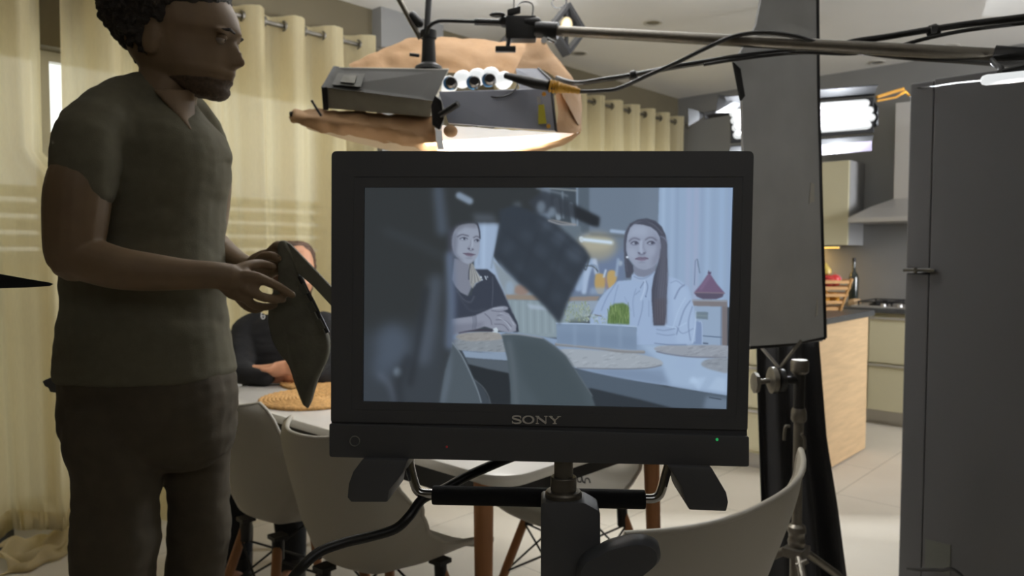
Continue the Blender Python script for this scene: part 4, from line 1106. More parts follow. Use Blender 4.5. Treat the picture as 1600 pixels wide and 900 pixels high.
# trousers
tr = MB()
tr.rings([row(560, 108, 350, 1.43, 0.128), row(590, 104, 362, 1.425, 0.134), row(640, 108, 366, 1.42, 0.136), row(680, 116, 362, 1.42, 0.118), row(710, 124, 354, 1.42, 0.085), row(730, 160, 325, 1.42, 0.05)])
for (rows_, d) in (([(630, 112, 236), (690, 117, 246), (740, 119, 248), (785, 121, 245), (850, 122, 242), (900, 124, 236)], 1.36), ([(630, 240, 362), (690, 248, 362), (740, 258, 356), (785, 267, 354), (845, 266, 358), (860, 264, 356), (900, 262, 346)], 1.48)):
    rr = [row(y, l, r, d, (r - l) / 2 / F * d * 1.06) for (y, l, r) in rows_]
    c_last = sum((Vector(p) for p in rr[-1]), Vector()) / len(rr[-1])
    base_ring = list(rr[-1])
    for (z, k) in ((0.42, 0.86), (0.25, 0.80), (0.10, 0.80), (0.055, 0.78)):
        rr.append([Vector((c_last.x + (p.x - c_last.x) * k, c_last.y + (p.y - c_last.y) * k, z)) for p in base_ring])
    tr.rings(rr)
remeshed(tr, 'trousers', M_trous, man, voxel=0.0050, smooth_it=4, disp=0.007, disp_scale=0.12)
# pocket pouch and belt end at the back of the waist
MB().prism([H(x, y, 1.42) for x, y in ((106, 583), (92, 586), (78, 592), (82, 600), (88, 603), (90, 609), (104, 611))], FH * 0.05).build('belt_pouch', M_bplast, man, bevel=0.003)
MB().tube([H(112, 526, 1.40), H(97, 527, 1.40)], 0.0082, 12, round_ends=True).build('radio_clip', M_bplast, man)
for (ax, da) in ((196, 1.34), (305, 1.50)):
    an = H(ax, 900, da); an = Vector((an.x, an.y, 0))
    s_ = MB(); s_.tube([an - RIGHT * 0.05 + UPZ * 0.045, an + RIGHT * 0.04 + UPZ * 0.05, an + RIGHT * 0.13 + UPZ * 0.038, an + RIGHT * 0.19 - FH * 0.01 + UPZ * 0.03], [0.045, 0.047, 0.042, 0.030], 16, round_ends=True)
    s_.box(an + RIGHT * 0.065 + UPZ * 0.012, (0.29, 0.085, 0.024), axes=(RIGHT, FH, UPZ))
    remeshed(s_, 'shoe', M_rubber, man, voxel=0.006, smooth_it=3)
# hair: thick wavy mass with curls at the nape
hr = MB()
hrow = [(-44, 235, 300, 40), (-38, 205, 330, 58), (-25, 180, 347, 72), (-10, 166, 357, 80), (3, 163, 358, 82), (14, 168, 356, 80), (26, 174, 350, 76), (38, 180, 336, 72), (50, 190, 318, 68), (62, 201, 300, 64), (74, 212, 286, 60), (86, 224, 274, 54), (94, 230, 258, 44)]
rs = []
for (y, l, r, hw) in hrow:
    c = (l + r) / 2; h = (r - l) / 2
    rs.append([H(c + h * math.cos(a), y, HD) + FH * (hw * math.sin(a) / F * HD) for a in [2 * math.pi * k / 36 for k in range(36)]])
hr.rings(rs)
rnd = random.Random(5)
for k in range(150):
    v = rnd.random(); i = min(int(v * 11), 11); y, l, r, hw = hrow[i]; y2, l2, r2, hw2 = hrow[i + 1]; f = rnd.random()
    yy = y + (y2 - y) * f; L_ = l + (l2 - l) * f; Rr = r + (r2 - r) * f; W_ = hw + (hw2 - hw) * f
    a = rnd.uniform(0.35 * math.pi, 1.65 * math.pi)
    c = H((L_ + Rr) / 2 + (Rr - L_) / 2 * math.cos(a), yy, HD) + FH * (W_ * math.sin(a) / F * HD)
    ctr = H((L_ + Rr) / 2, yy, HD); o_ = (c - ctr).normalized(); tdir = o_.cross(UPZ).normalized()
    R0 = rnd.uniform(0.006, 0.012); pts_ = [c + o_ * (R0 * math.cos(q)) + (UPZ * math.sin(q) + tdir * 0.25 * q / 3) * R0 - UPZ * 0.002 * q for q in (0, 0.9, 1.8, 2.7, 3.6, 4.5)]
    hr.tube(pts_, 0.0042, 6, round_ends=True)
for (x, y) in ((171, 30), (176, 38), (183, 47), (192, 56), (199, 62), (205, 72), (213, 80), (222, 90), (228, 97), (167, 14), (164, 2), (226, 88), (232, 94)):
    for s in (-0.03, 0, 0.03):
        hr.ell(H(x + rnd.uniform(-2, 2), y, HD) + FH * s, (0.0085, 0.012, 0.0085), seg=10, rg=6)
remeshed(hr, 'hair', M_hair, man, voxel=0.0040, smooth_it=1, disp=0.004, disp_scale=0.018)
# short beard on chin and jaw
bd = MB()
rs = []
for (y, xb, xf, nose, hw) in [(y, xb, xf, ns, hw) for (y, xb, xf, ns, hw) in cr_rows if y >= 127.5] + [(158, 336, 343, 0, 5)]:
    c = (xb + xf) / 2; h = (xf - xb) / 2 + 1.6; r = []
    for k in range(40):
        a = 2 * math.pi * k / 40
        r.append(hconv(c + h * math.copysign(abs(math.cos(a)) ** 0.86, math.cos(a)) + (nose * 0.6) * math.exp(-(min(a, 2 * math.pi - a) / 0.3) ** 2), y + 0.5, (hw + 2.0) * math.sin(a)))
    rs.append(r)
bd.rings(rs)
remeshed(bd, 'beard', mat('short_brown_beard', srgb(78, 62, 46), 0.8, noise_amt=0.3, noise_scale=200), man, voxel=0.0035, smooth_it=1, disp=0.0015, disp_scale=0.012)
M_eye = mat('eye_white_brown', srgb(150, 140, 130), 0.3)
for s in (-1, 1):
    e_ = MB().ell(H(354, 68.5, HD) + FH * (s * 0.030), (0.0085, 0.011, 0.0080), seg=16, rg=10).build('eye', M_eye, man, smooth=180)
    MB().ell(H(359.5, 68.5, HD) + FH * (s * 0.030), (0.0028, 0.0048, 0.0048), seg=12, rg=8).build('iris', M_hair, e_, smooth=180)
    MB().ell(H(355.5, 66.0, HD) + FH * (s * 0.030), (0.0100, 0.0125, 0.0058), seg=14, rg=8).build('eyelid', M_skin_m, man, smooth=180)
    MB().tube([H(360, 56, HD) + FH * (s * 0.044), H(369, 54, HD) + FH * (s * 0.032), H(371.5, 56, HD) + FH * (s * 0.016)], [0.002, 0.0032, 0.002], 8, round_ends=True).build('eyebrow', M_hair, man)

# ------------------------------------------------------------------ folded cloth frame in his hands
CF = 1.375
cf = thing('cloth_frame', 'folded black cloth frame with hinged bars held in the standing person hands', 'light modifier', H(486, 634, CF))
def C(px, py, d=CF): return P(px, py, d)
out = [(437, 380), (446, 376), (452, 384), (460, 402), (468, 430), (480, 462), (492, 490), (504, 512), (513, 534), (512, 560), (499, 591), (486, 634), (469, 606), (454, 571), (438, 553), (423, 528), (416, 494), (420, 464), (432, 440), (434, 410)]
oc_ = [tuple(p) for p in cr(out, 3, closed=True)]
cx_, cy_ = 462, 490
rs = []
for (k, dz) in ((0.93, -0.013), (0.985, -0.011), (1.0, -0.005), (1.0, 0.004), (0.97, 0.010)):
    rs.append([C(cx_ + (x - cx_) * k, cy_ + (y - cy_) * k) + FH * (dz + 0.02 * math.sin((y - 380) / 60.0)) for x, y in oc_])
M_bag = mat('black_nylon_cloth', srgb(104, 102, 88), 0.8, noise_amt=0.12, noise_scale=30, bump=0.3, bump_scale=40)
MB().rings(rs).build('folded_cloth', M_bag, cf, smooth=50)
MB().prism([C(446, 376), C(456, 383), C(486, 414), C(522, 452), C(560, 486), C(560, 512), C(517, 476), C(492, 449), (C(465, 425)), (C(452, 396))], FH * 0.012).build('hinged_bar', M_bag, cf, smooth=0, bevel=0.002)
MB().tube([C(468, 432, CF - 0.022), C(490, 474, CF - 0.026), C(512, 520, CF - 0.022)], 0.0040, 10).build('frame_bar', M_bmetal, cf)
M_velcro = mat('grey_webbing', srgb(84, 83, 72), 0.9)
for k, (x, y) in enumerate(((474, 452), (487, 480), (500, 507))):
    MB().box(C(x, y, CF - 0.030), (0.020, 0.003, 0.011), axes=(RIGHT * 0.5 - UPZ, FH, RIGHT + UPZ * 0.5)).build('webbing_patch', M_velcro, cf, smooth=0, bevel=0.001)
MB().lathe(C(434, 402, CF - 0.012), [(0, 0.0035), (-0.003, 0.003)], axis=FH, seg=12).build('snap_button', M_chrome, cf)

# ------------------------------------------------------------------ seated woman behind the table
WD = 3.10
wom = thing('person', 'seated person in black top with arms folded on the far end of the table', 'person', (P(462, 700, WD + 0.1).x, P(462, 700, WD + 0.1).y, 0))
wb = MB()
wt = H(462, 424, 3.14)
wface = (RIGHT * 0.55 - FH * 0.83).normalized(); wside = wface.cross(UPZ).normalized()
prof = [(-1.0, 0.30, 0), (-0.93, 0.55, 0), (-0.75, 0.80, 0), (-0.5, 0.93, 0), (-0.2, 1.0, 0), (0.05, 0.99, 0.02), (0.2, 0.96, 0.10), (0.36, 0.92, 0.20), (0.42, 0.90, 0.06), (0.52, 0.84, 0.05), (0.58, 0.82, 0.04), (0.7, 0.74, 0.03), (0.85, 0.6, 0.0), (0.95, 0.42, 0), (1.0, 0.2, 0)]
rs = []
for (v, w_, ns) in prof:
    r = []
    for k in range(30):
        a = 2 * math.pi * k / 30
        x = 0.092 * w_ * math.cos(a) + (0.012 if v > 0.4 else 0) + 0.085 * ns * math.exp(-(min(a, 2 * math.pi - a) / 0.2) ** 2)
        r.append(wt + wface * x + wside * (0.074 * w_ * math.sin(a)) - UPZ * (0.115 * v))
    rs.append(r)
wb.rings(rs)
wb.tube([wt - UPZ * 0.07 - wface * 0.015, wt - UPZ * 0.16 - wface * 0.02, wt - UPZ * 0.22 - wface * 0.02], [0.052, 0.050, 0.065], 16)
wb.rings([row(497, 410, 500, 3.18, 0.07), row(515, 380, 520, 3.17, 0.085), row(560, 385, 522, 3.16, 0.10), row(640, 392, 518, 3.16, 0.10), row(700, 385, 525, 3.16, 0.13), row(720, 385, 525, 3.14, 0.13)])
def wlimb(mb, pts, seg=14): return limb(mb, pts, True, seg)
wlimb(wb, [(388, 515, 3.16, 17), (380, 550, 3.08, 16), (380, 583, 2.98, 15)])
wlimb(wb, [(380, 583, 2.98, 15), (405, 583, 2.93, 13), (430, 578, 2.91, 11)])
wb.ell(H(438, 576, 2.90), (0.045, 0.025, 0.032), axes=(RIGHT + UPZ * 0.2, FH, UPZ), seg=14, rg=8)
for k in range(4):
    wlimb(wb, [(444, 567 + k * 5.5, 2.90, 4.0), (455, 566 + k * 6, 2.885, 3.8), (462 - k, 570 + k * 6, 2.885, 3.4)], 8)
wlimb(wb, [(430, 570, 2.89, 4.6), (420, 578, 2.87, 4.2), (409, 577, 2.87, 3.6)], 8)
wlimb(wb, [(516, 515, 3.16, 17), (522, 550, 3.08, 16), (516, 583, 2.98, 15)])
wlimb(wb, [(516, 583, 2.98, 15), (490, 588, 2.93, 13), (455, 590, 2.94, 11)])
wb.ell(H(446, 590, 2.95), (0.04, 0.02, 0.022), axes=(RIGHT, FH, UPZ), seg=12, rg=8)
for k in range(4): wlimb(wb, [(440, 584 + k * 4, 2.95, 3.8), (428, 585 + k * 4, 2.945, 3.4), (420, 588 + k * 3, 2.945, 3.0)], 8)
hipc = H(456, 715, 3.12)
for s, kx, fx in ((-1, 432, 436), (1, 482, 486)):
    hp = Vector((hipc.x, hipc.y, 0.50)) + RIGHT * (0.09 * s); kn = Vector((hipc.x, hipc.y, 0.50)) + RIGHT * (0.10 * s) - FH * 0.40; an = Vector((kn.x, kn.y, 0.09)) + FH * 0.05
    wb.tube([hp, hp.lerp(kn, 0.5), kn], [0.085, 0.075, 0.056], 14, round_ends=True)
    wb.tube([kn, kn.lerp(an, 0.4), an], [0.055, 0.052, 0.036], 14, round_ends=True)
    wb.tube([an, an - FH * 0.12 - UPZ * 0.045], [0.036, 0.028], 12, round_ends=True)
remeshed(wb, 'body', M_skin_w, wom, voxel=0.0060, smooth_it=2)
ws = MB()
ws.rings([row(489, 424, 490, 3.18, 0.075), row(500, 390, 508, 3.18, 0.090), row(515, 374, 524, 3.17, 0.105), row(545, 374, 526, 3.16, 0.120), row(600, 382, 526, 3.16, 0.120), row(660, 380, 528, 3.16, 0.125), row(705, 376, 532, 3.16, 0.15)])
limb(ws, [(400, 506, 3.17, 20), (384, 520, 3.14, 22), (376, 550, 3.06, 20), (378, 582, 2.97, 19)])
limb(ws, [(378, 582, 2.97, 19), (398, 588, 2.93, 16), (416, 588, 2.91, 14)])
limb(ws, [(506, 506, 3.17, 20), (520, 520, 3.14, 22), (526, 550, 3.06, 20), (520, 582, 2.97, 19)])
limb(ws, [(520, 582, 2.97, 19), (500, 590, 2.94, 15), (476, 592, 2.94, 13), (462, 592, 2.94, 12)])
remeshed(ws, 'black_sweater', M_wsweater, wom, voxel=0.0075, smooth_it=3, disp=0.005, disp_scale=0.09)
wtz = MB()
for s in (-1, 1):
    hp = Vector((hipc.x, hipc.y, 0.515)) + RIGHT * (0.09 * s); kn = hp + RIGHT * (0.01 * s) - FH * 0.40; an = Vector((kn.x, kn.y, 0.14)) + FH * 0.05
    wtz.tube([hp + FH * 0.03, hp.lerp(kn, 0.5), kn], [0.10, 0.088, 0.068], 16, round_ends=True)
    wtz.tube([kn, kn.lerp(an, 0.4), an], [0.066, 0.062, 0.052], 16, round_ends=True)
remeshed(wtz, 'trousers', M_wsweater, wom, voxel=0.009, smooth_it=3)
for s in (-1, 1):
    kn = Vector((hipc.x, hipc.y, 0.5)) + RIGHT * (0.10 * s) - FH * 0.40; an = Vector((kn.x, kn.y, 0.0)) + FH * 0.05
    b_ = MB().tube([an + UPZ * 0.25, an + UPZ * 0.12, an + UPZ * 0.06], [0.056, 0.052, 0.050], 14).tube([an + UPZ * 0.045 + FH * 0.03, an - FH * 0.08 + UPZ * 0.042, an - FH * 0.15 + UPZ * 0.034], [0.044, 0.045, 0.032], 14, round_ends=True)
    remeshed(b_, 'boot', M_rubber, wom, voxel=0.008, smooth_it=2)
wh = MB()
for (v, w_) in ((0, 0),):
    rs = []
    for (v, w_) in ((-1.12, 0.4), (-1.02, 0.75), (-0.8, 1.0), (-0.5, 1.12), (-0.2, 1.16), (0.1, 1.14), (0.4, 1.08), (0.8, 1.0), (1.2, 0.9), (1.5, 0.75)):
        rs.append([wt - wface * (0.022 + 0.012 * max(0, v)) + wface * (0.095 * w_ * math.cos(a) * (1.0 if math.cos(a) < 0 else max(0.0, 0.86 - 0.62 * max(0, v + 0.75)))) + wside * (0.082 * w_ * math.sin(a)) - UPZ * (0.115 * v) for a in [2 * math.pi * k / 30 for k in range(30)]])
    wh.rings(rs)
remeshed(wh, 'hair', M_hairw, wom, voxel=0.006, smooth_it=1, disp=0.004, disp_scale=0.03)
# small white letters on the shoulders of the sweater
M_em = mat('white_embroidery', srgb(210, 214, 220), 0.6)
em = MB()
for (x0, y0) in ((413, 494),):
    em.tube(crv([H(x0 - 4, y0 - 5, 2.985), H(x0 - 5, y0, 2.98), H(x0 - 3, y0 + 4, 2.98), H(x0, y0 + 3, 2.98), H(x0, y0 - 1, 2.98), H(x0 - 4, y0, 2.98)]), 0.0022, 6)
em.build('embroidered_letter', M_em, wom, label='small white embroidered letter')
# ------------------------------------------------------------------ the picture shown on the monitor screen
SX0, SY0, SW, SH = 562, 288, 590, 356
canvas = np.zeros((SH, SW, 3)); canvas[:] = (62, 70, 79)
_yy, _xx = np.mgrid[0:SH, 0:SW]; _xx = _xx + SX0 + 0.5; _yy = _yy + SY0 + 0.5
def _blur(m, s):
    if s < 0.3: return m
    r = int(3 * s) + 1; k = np.exp(-0.5 * (np.arange(-r, r + 1) / s) ** 2); k /= k.sum()
    p = np.pad(m, ((r, r), (0, 0)), 'edge'); m = sum(k[i] * p[i:i + m.shape[0]] for i in range(2 * r + 1))
    p = np.pad(m, ((0, 0), (r, r)), 'edge'); return sum(k[i] * p[:, i:i + m.shape[1]] for i in range(2 * r + 1))
def _mix(m, col, alpha):
    global canvas
    m = (m * alpha)[..., None]; canvas = canvas * (1 - m) + np.array(col, float) * m
def tf(pts, c):
    if c is None: return [tuple(p) for p in pts]
    ox, oy, s = c; return [(ox + x / s, oy + y / s) for x, y in pts]
cA, cB, cC, cD = (540, 270, 4.7375), (860, 270, 4.7375), (540, 450, 4.284), (860, 450, 4.284)
cE, cF, cG = (690, 330, 4.5), (940, 330, 6.4286), (700, 280, 3.75)
def pmask(poly):
    m = np.zeros((SH, SW))
    for (ox, oy) in ((-0.25, -0.25), (0.25, -0.25), (-0.25, 0.25), (0.25, 0.25)):
        ins = np.zeros((SH, SW), bool); n = len(poly)
        for i in range(n):
            (x1, y1), (x2, y2) = poly[i], poly[(i + 1) % n]
            if y1 == y2: continue
            c = ((y1 > _yy + oy) != (y2 > _yy + oy))
            ins ^= c & (_xx + ox < (x2 - x1) * (_yy + oy - y1) / (y2 - y1) + x1)
        m += ins / 4
    return m
def paint(pts, col, c=None, blur=0.7, alpha=1.0, smooth=False):
    p = tf(pts, c)
    if smooth: p = [tuple(q) for q in cr(p, 4, closed=True)]
    _mix(_blur(pmask(p), blur), col, alpha)
def stroke_(pts, w_, col, c=None, blur=0.5, alpha=1.0, smooth=True):
    p = tf(pts, c)
    if smooth and len(p) > 2: p = [tuple(q) for q in cr(p, 5)]
    d = np.full((SH, SW), 1e9)
    for i in range(len(p) - 1):
        (x1, y1), (x2, y2) = p[i], p[i + 1]; L = (x2 - x1) ** 2 + (y2 - y1) ** 2 + 1e-9
        t_ = np.clip(((_xx - x1) * (x2 - x1) + (_yy - y1) * (y2 - y1)) / L, 0, 1)
        d = np.minimum(d, np.hypot(_xx - x1 - t_ * (x2 - x1), _yy - y1 - t_ * (y2 - y1)))
    _mix(_blur(np.clip(w_ / 2 - d + 0.5, 0, 1), blur), col, alpha)
def blob(x, y, rx, ry, col, c=None, blur=1.0, alpha=1.0, ang=0.0):
    (x, y), = tf([(x, y)], c)
    if c: rx /= c[2]; ry /= c[2]
    dx, dy = _xx - x, _yy - y; ca, sa = math.cos(ang), math.sin(ang)
    q = np.hypot((dx * ca + dy * sa) / rx, (-dx * sa + dy * ca) / ry)
    _mix(_blur(np.clip((1 - q) * min(rx, ry) + 0.5, 0, 1), blur), col, alpha)
# background wall, shelves, curtain
paint([(780, 286), (1040, 286), (1040, 480), (780, 480)], (106, 121, 140), blur=2)
paint([(1000, 286), (1034, 286), (1034, 420), (1000, 420)], (112, 126, 146), blur=6, alpha=0.6)
paint([(0, 640), (560, 560), (560, 900), (0, 900)], (104, 122, 158), cB, 6, 0.9)
paint([(0, 100), (200, 100), (200, 385), (0, 385)], (66, 76, 86), cB, 1.5)
paint([(205, 100), (290, 100), (290, 445), (205, 445)], (84, 97, 110), cB, 1.5)
paint([(0, 388), (225, 388), (235, 450), (215, 560), (0, 560)], (98, 112, 124), cB, 1.5)
for (x0, y0, x1, y1, w_, col) in ((0, 110, 195, 128, 3, (120, 128, 132)), (40, 200, 60, 330, 8, (128, 142, 156)), (150, 230, 175, 375, 7, (118, 134, 150)), (198, 100, 200, 385, 2.4, (128, 146, 166)), (0, 345, 190, 382, 2.4, (140, 136, 134)), (90, 140, 96, 330, 3, (110, 124, 138))):
    stroke_([(x0, y0), (x1, y1)], w_, col, cB, 0.9, smooth=False)
blob(345, 545, 150, 105, (150, 146, 128), cB, 5, 0.95)
blob(340, 520, 120, 60, (176, 166, 136), cB, 4, 0.8)
stroke_([(235, 490), (455, 515)], 7.5, (176, 184, 178), cB, 1.2)
stroke_([(240, 491), (450, 514)], 4.0, (196, 212, 228), cB, 0.6)
stroke_([(228, 482), (232, 498)], 6, (190, 200, 205), cB, 0.7)
stroke_([(455, 428), (560, 440)], 5.5, (150, 170, 198), cB, 1)
stroke_([(300, 452), (560, 470)], 4, (96, 100, 100), cB, 2, 0.7)
# bottles and jugs on the far worktop
for (x0, y0, x1, y1, w_, col) in ((240, 800, 300, 660, 12, (150, 172, 204)), (210, 850, 235, 780, 12, (142, 164, 196)), (330, 650, 345, 740, 7, (168, 182, 206)), (280, 690, 250, 880, 8, (160, 180, 210))):
    stroke_([(x0, y0), (x1, y1)], w_, col, cB, 1.4, smooth=False)
paint([(335, 760), (350, 745), (395, 750), (410, 775), (405, 850), (390, 890), (350, 890), (330, 830)], (186, 148, 78), cB, 1.0, smooth=True)
paint([(425, 740), (450, 720), (485, 730), (495, 770), (480, 820), (440, 860), (420, 800)], (190, 152, 80), cB, 1.0, smooth=True)
stroke_([(352, 740), (340, 690), (300, 680)], 2.2, (120, 140, 170), cB, 0.7); stroke_([(398, 770), (412, 720)], 3, (175, 190, 215), cB, 0.8)
blob(520, 668, 18, 20, (150, 165, 185), cB, 1.2); stroke_([(505, 640), (490, 760)], 4, (140, 160, 190), cB, 1.2)
stroke_([(410, 780), (425, 870)], 3, (168, 120, 110), cB, 1, 0.7)
paint([(300, 850), (420, 850), (420, 900), (290, 900)], (140, 160, 190), cB, 2, 0.7)
# left curtain, low wall behind the woman in black
paint([(150, 250), (305, 250), (265, 450), (340, 560), (360, 700), (150, 700)], (150, 170, 200), cG, 1.0)
stroke_([(210, 255), (205, 560)], 5, (162, 184, 214), cG, 1.5, 0.7); stroke_([(180, 255), (178, 500)], 3, (134, 154, 186), cG, 1.2, 0.7)
stroke_([(262, 455), (252, 520)], 2, (122, 140, 160), cG, 1)
paint([(258, 470), (400, 600), (540, 690), (340, 690), (300, 600)], (134, 146, 156), cG, 1.5)
blob(430, 650, 45, 34, (150, 122, 108), cG, 2)
blob(360, 640, 25, 44, (140, 158, 178), cG, 2)
paint([(335, 676), (540, 680), (560, 712), (340, 706)], (146, 128, 110), cG, 1)
paint([(345, 706), (560, 714), (720, 715), (700, 930), (400, 930), (410, 860)], (134, 150, 158), cG, 1)
for k in range(14): stroke_([(372 + k * 22, 715), (376 + k * 22, 900)], 1.6, (146, 164, 172) if k % 2 else (122, 138, 146), cG, 0.7, 0.7)
paint([(460, 730), (560, 745), (590, 770), (480, 760)], (160, 174, 192), cG, 1.5, 0.8)
paint([(715, 690), (890, 685), (870, 718), (700, 716)], (144, 128, 116), cG, 0.9)
paint([(690, 716), (900, 712), (830, 800), (680, 830)], (140, 156, 176), cG, 1)
# right curtain
paint([(1031, 286), (1152, 286), (1152, 480), (1026, 480)], (142, 165, 197), blur=0.8)
for (x, w_, col, al) in ((1038, 6, (156, 180, 210), .7), (1052, 5, (150, 172, 204), .7), (1060, 4, (132, 152, 186), .6), (1078, 8, (156, 166, 200), .6), (1090, 8, (158, 164, 196), .6), (1099, 3, (136, 154, 190), .7), (1108, 6, (150, 174, 208), .7), (1118, 4, (138, 160, 194), .6), (1130, 8, (146, 172, 208), .8), (1142, 6, (136, 160, 198), .6)):
    stroke_([(x, 288), (x - 1, 360), (x - 3, 476)], w_, col, None, 1.6, al)
stroke_([(1080, 650), (1072, 830)], 1.0, (96, 116, 150), cB, 0.5); stroke_([(1095, 640), (1112, 740)], 1.6, (104, 124, 150), cB, 0.5); stroke_([(1080, 650), (1095, 640), (1100, 690)], 1, (110, 130, 156), cB, 0.5)
# sideboard with the pointed pot
paint([(945, 118), (1190, 118), (1185, 392), (940, 392)], (142, 163, 192), cD, 0.6)
paint([(1155, 118), (1190, 118), (1190, 392), (1155, 392)], (120, 110, 112), cD, 0.6)
paint([(942, 78), (1192, 82), (1192, 126), (945, 120)], (126, 118, 120), cD, 0.6); stroke_([(945, 84), (1188, 88)], 1.6, (150, 158, 172), cD, 0.5)
paint([(975, 160), (1062, 162), (1060, 212), (975, 205)], (108, 126, 140), cD, 0.6); stroke_([(990, 184), (1050, 188)], 3, (120, 138, 146), cD, 0.6)
stroke_([(1020, 322), (1152, 332)], 1.4, (80, 100, 130), cD, 0.4); stroke_([(1150, 125), (1148, 390)], 1.2, (98, 114, 140), cD, 0.5)
stroke_([(1030, 372), (1058, 374)], 2.5, (84, 100, 126), cD, 0.5)
paint([(970, 225), (1010, 225), (1025, 250), (1022, 392), (950, 392)], (120, 142, 184), cD, 0.7); stroke_([(1000, 226), (1020, 240), (1022, 390)], 1.4, (158, 178, 212), cD, 0.5)
paint([(1070, 885), (1125, 820), (1165, 760), (1183, 742), (1200, 762), (1240, 822), (1290, 880), (1300, 895), (1180, 910), (1075, 900)], (116, 90, 124), cB, 0.7)
paint([(1170, 745), (1178, 720), (1186, 735), (1198, 730), (1196, 750)], (92, 72, 104), cB, 0.5)
stroke_([(1180, 770), (1120, 860)], 5, (132, 104, 140), cB, 1.2, 0.6)
paint([(970, 30), (1170, 32), (1160, 60), (1115, 76), (1030, 76), (985, 58)], (92, 82, 106), cD, 0.6); stroke_([(975, 30), (1168, 34)], 1.6, (136, 116, 130), cD, 0.5)
# the table
paint([(704, 519), (800, 519), (870, 530), (995, 536), (1090, 538), (1150, 542), (1150, 622), (1040, 603), (963, 592), (904, 577), (800, 556), (704, 545)], (134, 156, 188), blur=0.7)
paint([(1000, 538), (1150, 548), (1150, 619), (1050, 603), (1035, 570)], (154, 177, 208), blur=3, alpha=0.9)
paint([(895, 577), (960, 590), (1045, 601), (1035, 580), (990, 578)], (122, 142, 172), blur=2, alpha=0.8)
paint([(830, 560), (900, 578), (1040, 605), (1150, 621), (1150, 646), (1060, 642), (923, 608), (830, 590)], (80, 94, 110), blur=0.8)
paint([(1105, 620), (1150, 626), (1150, 645), (1100, 640)], (112, 130, 152), blur=3, alpha=0.8); stroke_([(1110, 622), (1128, 625)], 1, (40, 48, 60), None, 0.4)
paint([(922, 607), (1000, 625), (1065, 642), (920, 642)], (50, 57, 65), blur=1.2)
for (pts_, col) in (([(930, 610), (1050, 600), (1000, 690)], (172, 196, 226)), ([(1120, 600), (1180, 610), (1180, 700), (1060, 680)], (170, 192, 220)), ([(960, 590), (1010, 640), (930, 640)], (176, 200, 230)), ([(860, 470), (990, 480), (960, 560), (840, 540)], (150, 172, 206))):
    paint(pts_, col, cD, 1.8, 0.55)
paint([(270, 550), (620, 560), (760, 600), (750, 650), (480, 600)], (118, 138, 168), cD, 2, 0.6)
# placemats with their plaits
def plait(pts_, col, c, n, bl=0.7):
    paint(pts_, col, c, bl, smooth=True)
    rnd_ = random.Random(len(pts_) + n); q = tf(pts_, c); x0, x1 = min(p[0] for p in q), max(p[0] for p in q); y0, y1 = min(p[1] for p in q), max(p[1] for p in q)
    for _ in range(n):
        x, y = rnd_.uniform(x0 + 3, x1 - 3), rnd_.uniform(y0 + 1.5, y1 - 2.0)
        dv = rnd_.choice((-20, 16))
        if pmask_pt(q, x, y): stroke_([(x - 3, y + 0.8), (x + 3, y - 0.8)], 1.2, tuple(v + dv for v in col), None, 0.5, 0.7, False)
def pmask_pt(poly, x, y):
    ins = False; n = len(poly)
    for i in range(n):
        (x1, y1), (x2, y2) = poly[i], poly[(i + 1) % n]
        if (y1 > y) != (y2 > y) and x < (x2 - x1) * (y - y1) / (y2 - y1) + x1: ins = not ins
    return ins
plait([(705, 350), (760, 342), (900, 345), (1060, 352), (1085, 400), (1080, 432), (900, 428), (760, 418), (710, 380)], (134, 140, 146), cC, 30)
plait([(740, 318), (800, 304), (900, 298), (1010, 302), (1045, 325), (1040, 345), (900, 348), (780, 346)], (152, 146, 140), cC, 24)
plait([(60, 415), (300, 418), (560, 440), (700, 470), (752, 495), (745, 522), (640, 540), (420, 545), (200, 540), (100, 500)], (158, 164, 172), cD, 60)
stroke_([(180, 538), (430, 545), (640, 540), (748, 520)], 1.4, (104, 108, 118), cD, 0.6)
plait([(700, 405), (760, 388), (950, 385), (1200, 392), (1200, 466), (950, 462), (800, 442), (720, 425)], (148, 152, 162), cD, 40)
stroke_([(715, 428), (800, 446), (950, 464), (1185, 468)], 1.6, (104, 104, 118), cD, 0.6)
plait([(1015, 510), (1060, 480), (1200, 472), (1200, 568), (1120, 560), (1040, 535)], (140, 146, 156), cD, 16, 1.0)
stroke_([(40, 380), (300, 402), (470, 425), (628, 432)], 5.0, (134, 132, 132), cD, 0.6); stroke_([(40, 374), (470, 418), (628, 425)], 1.2, (160, 158, 156), cD, 0.4)
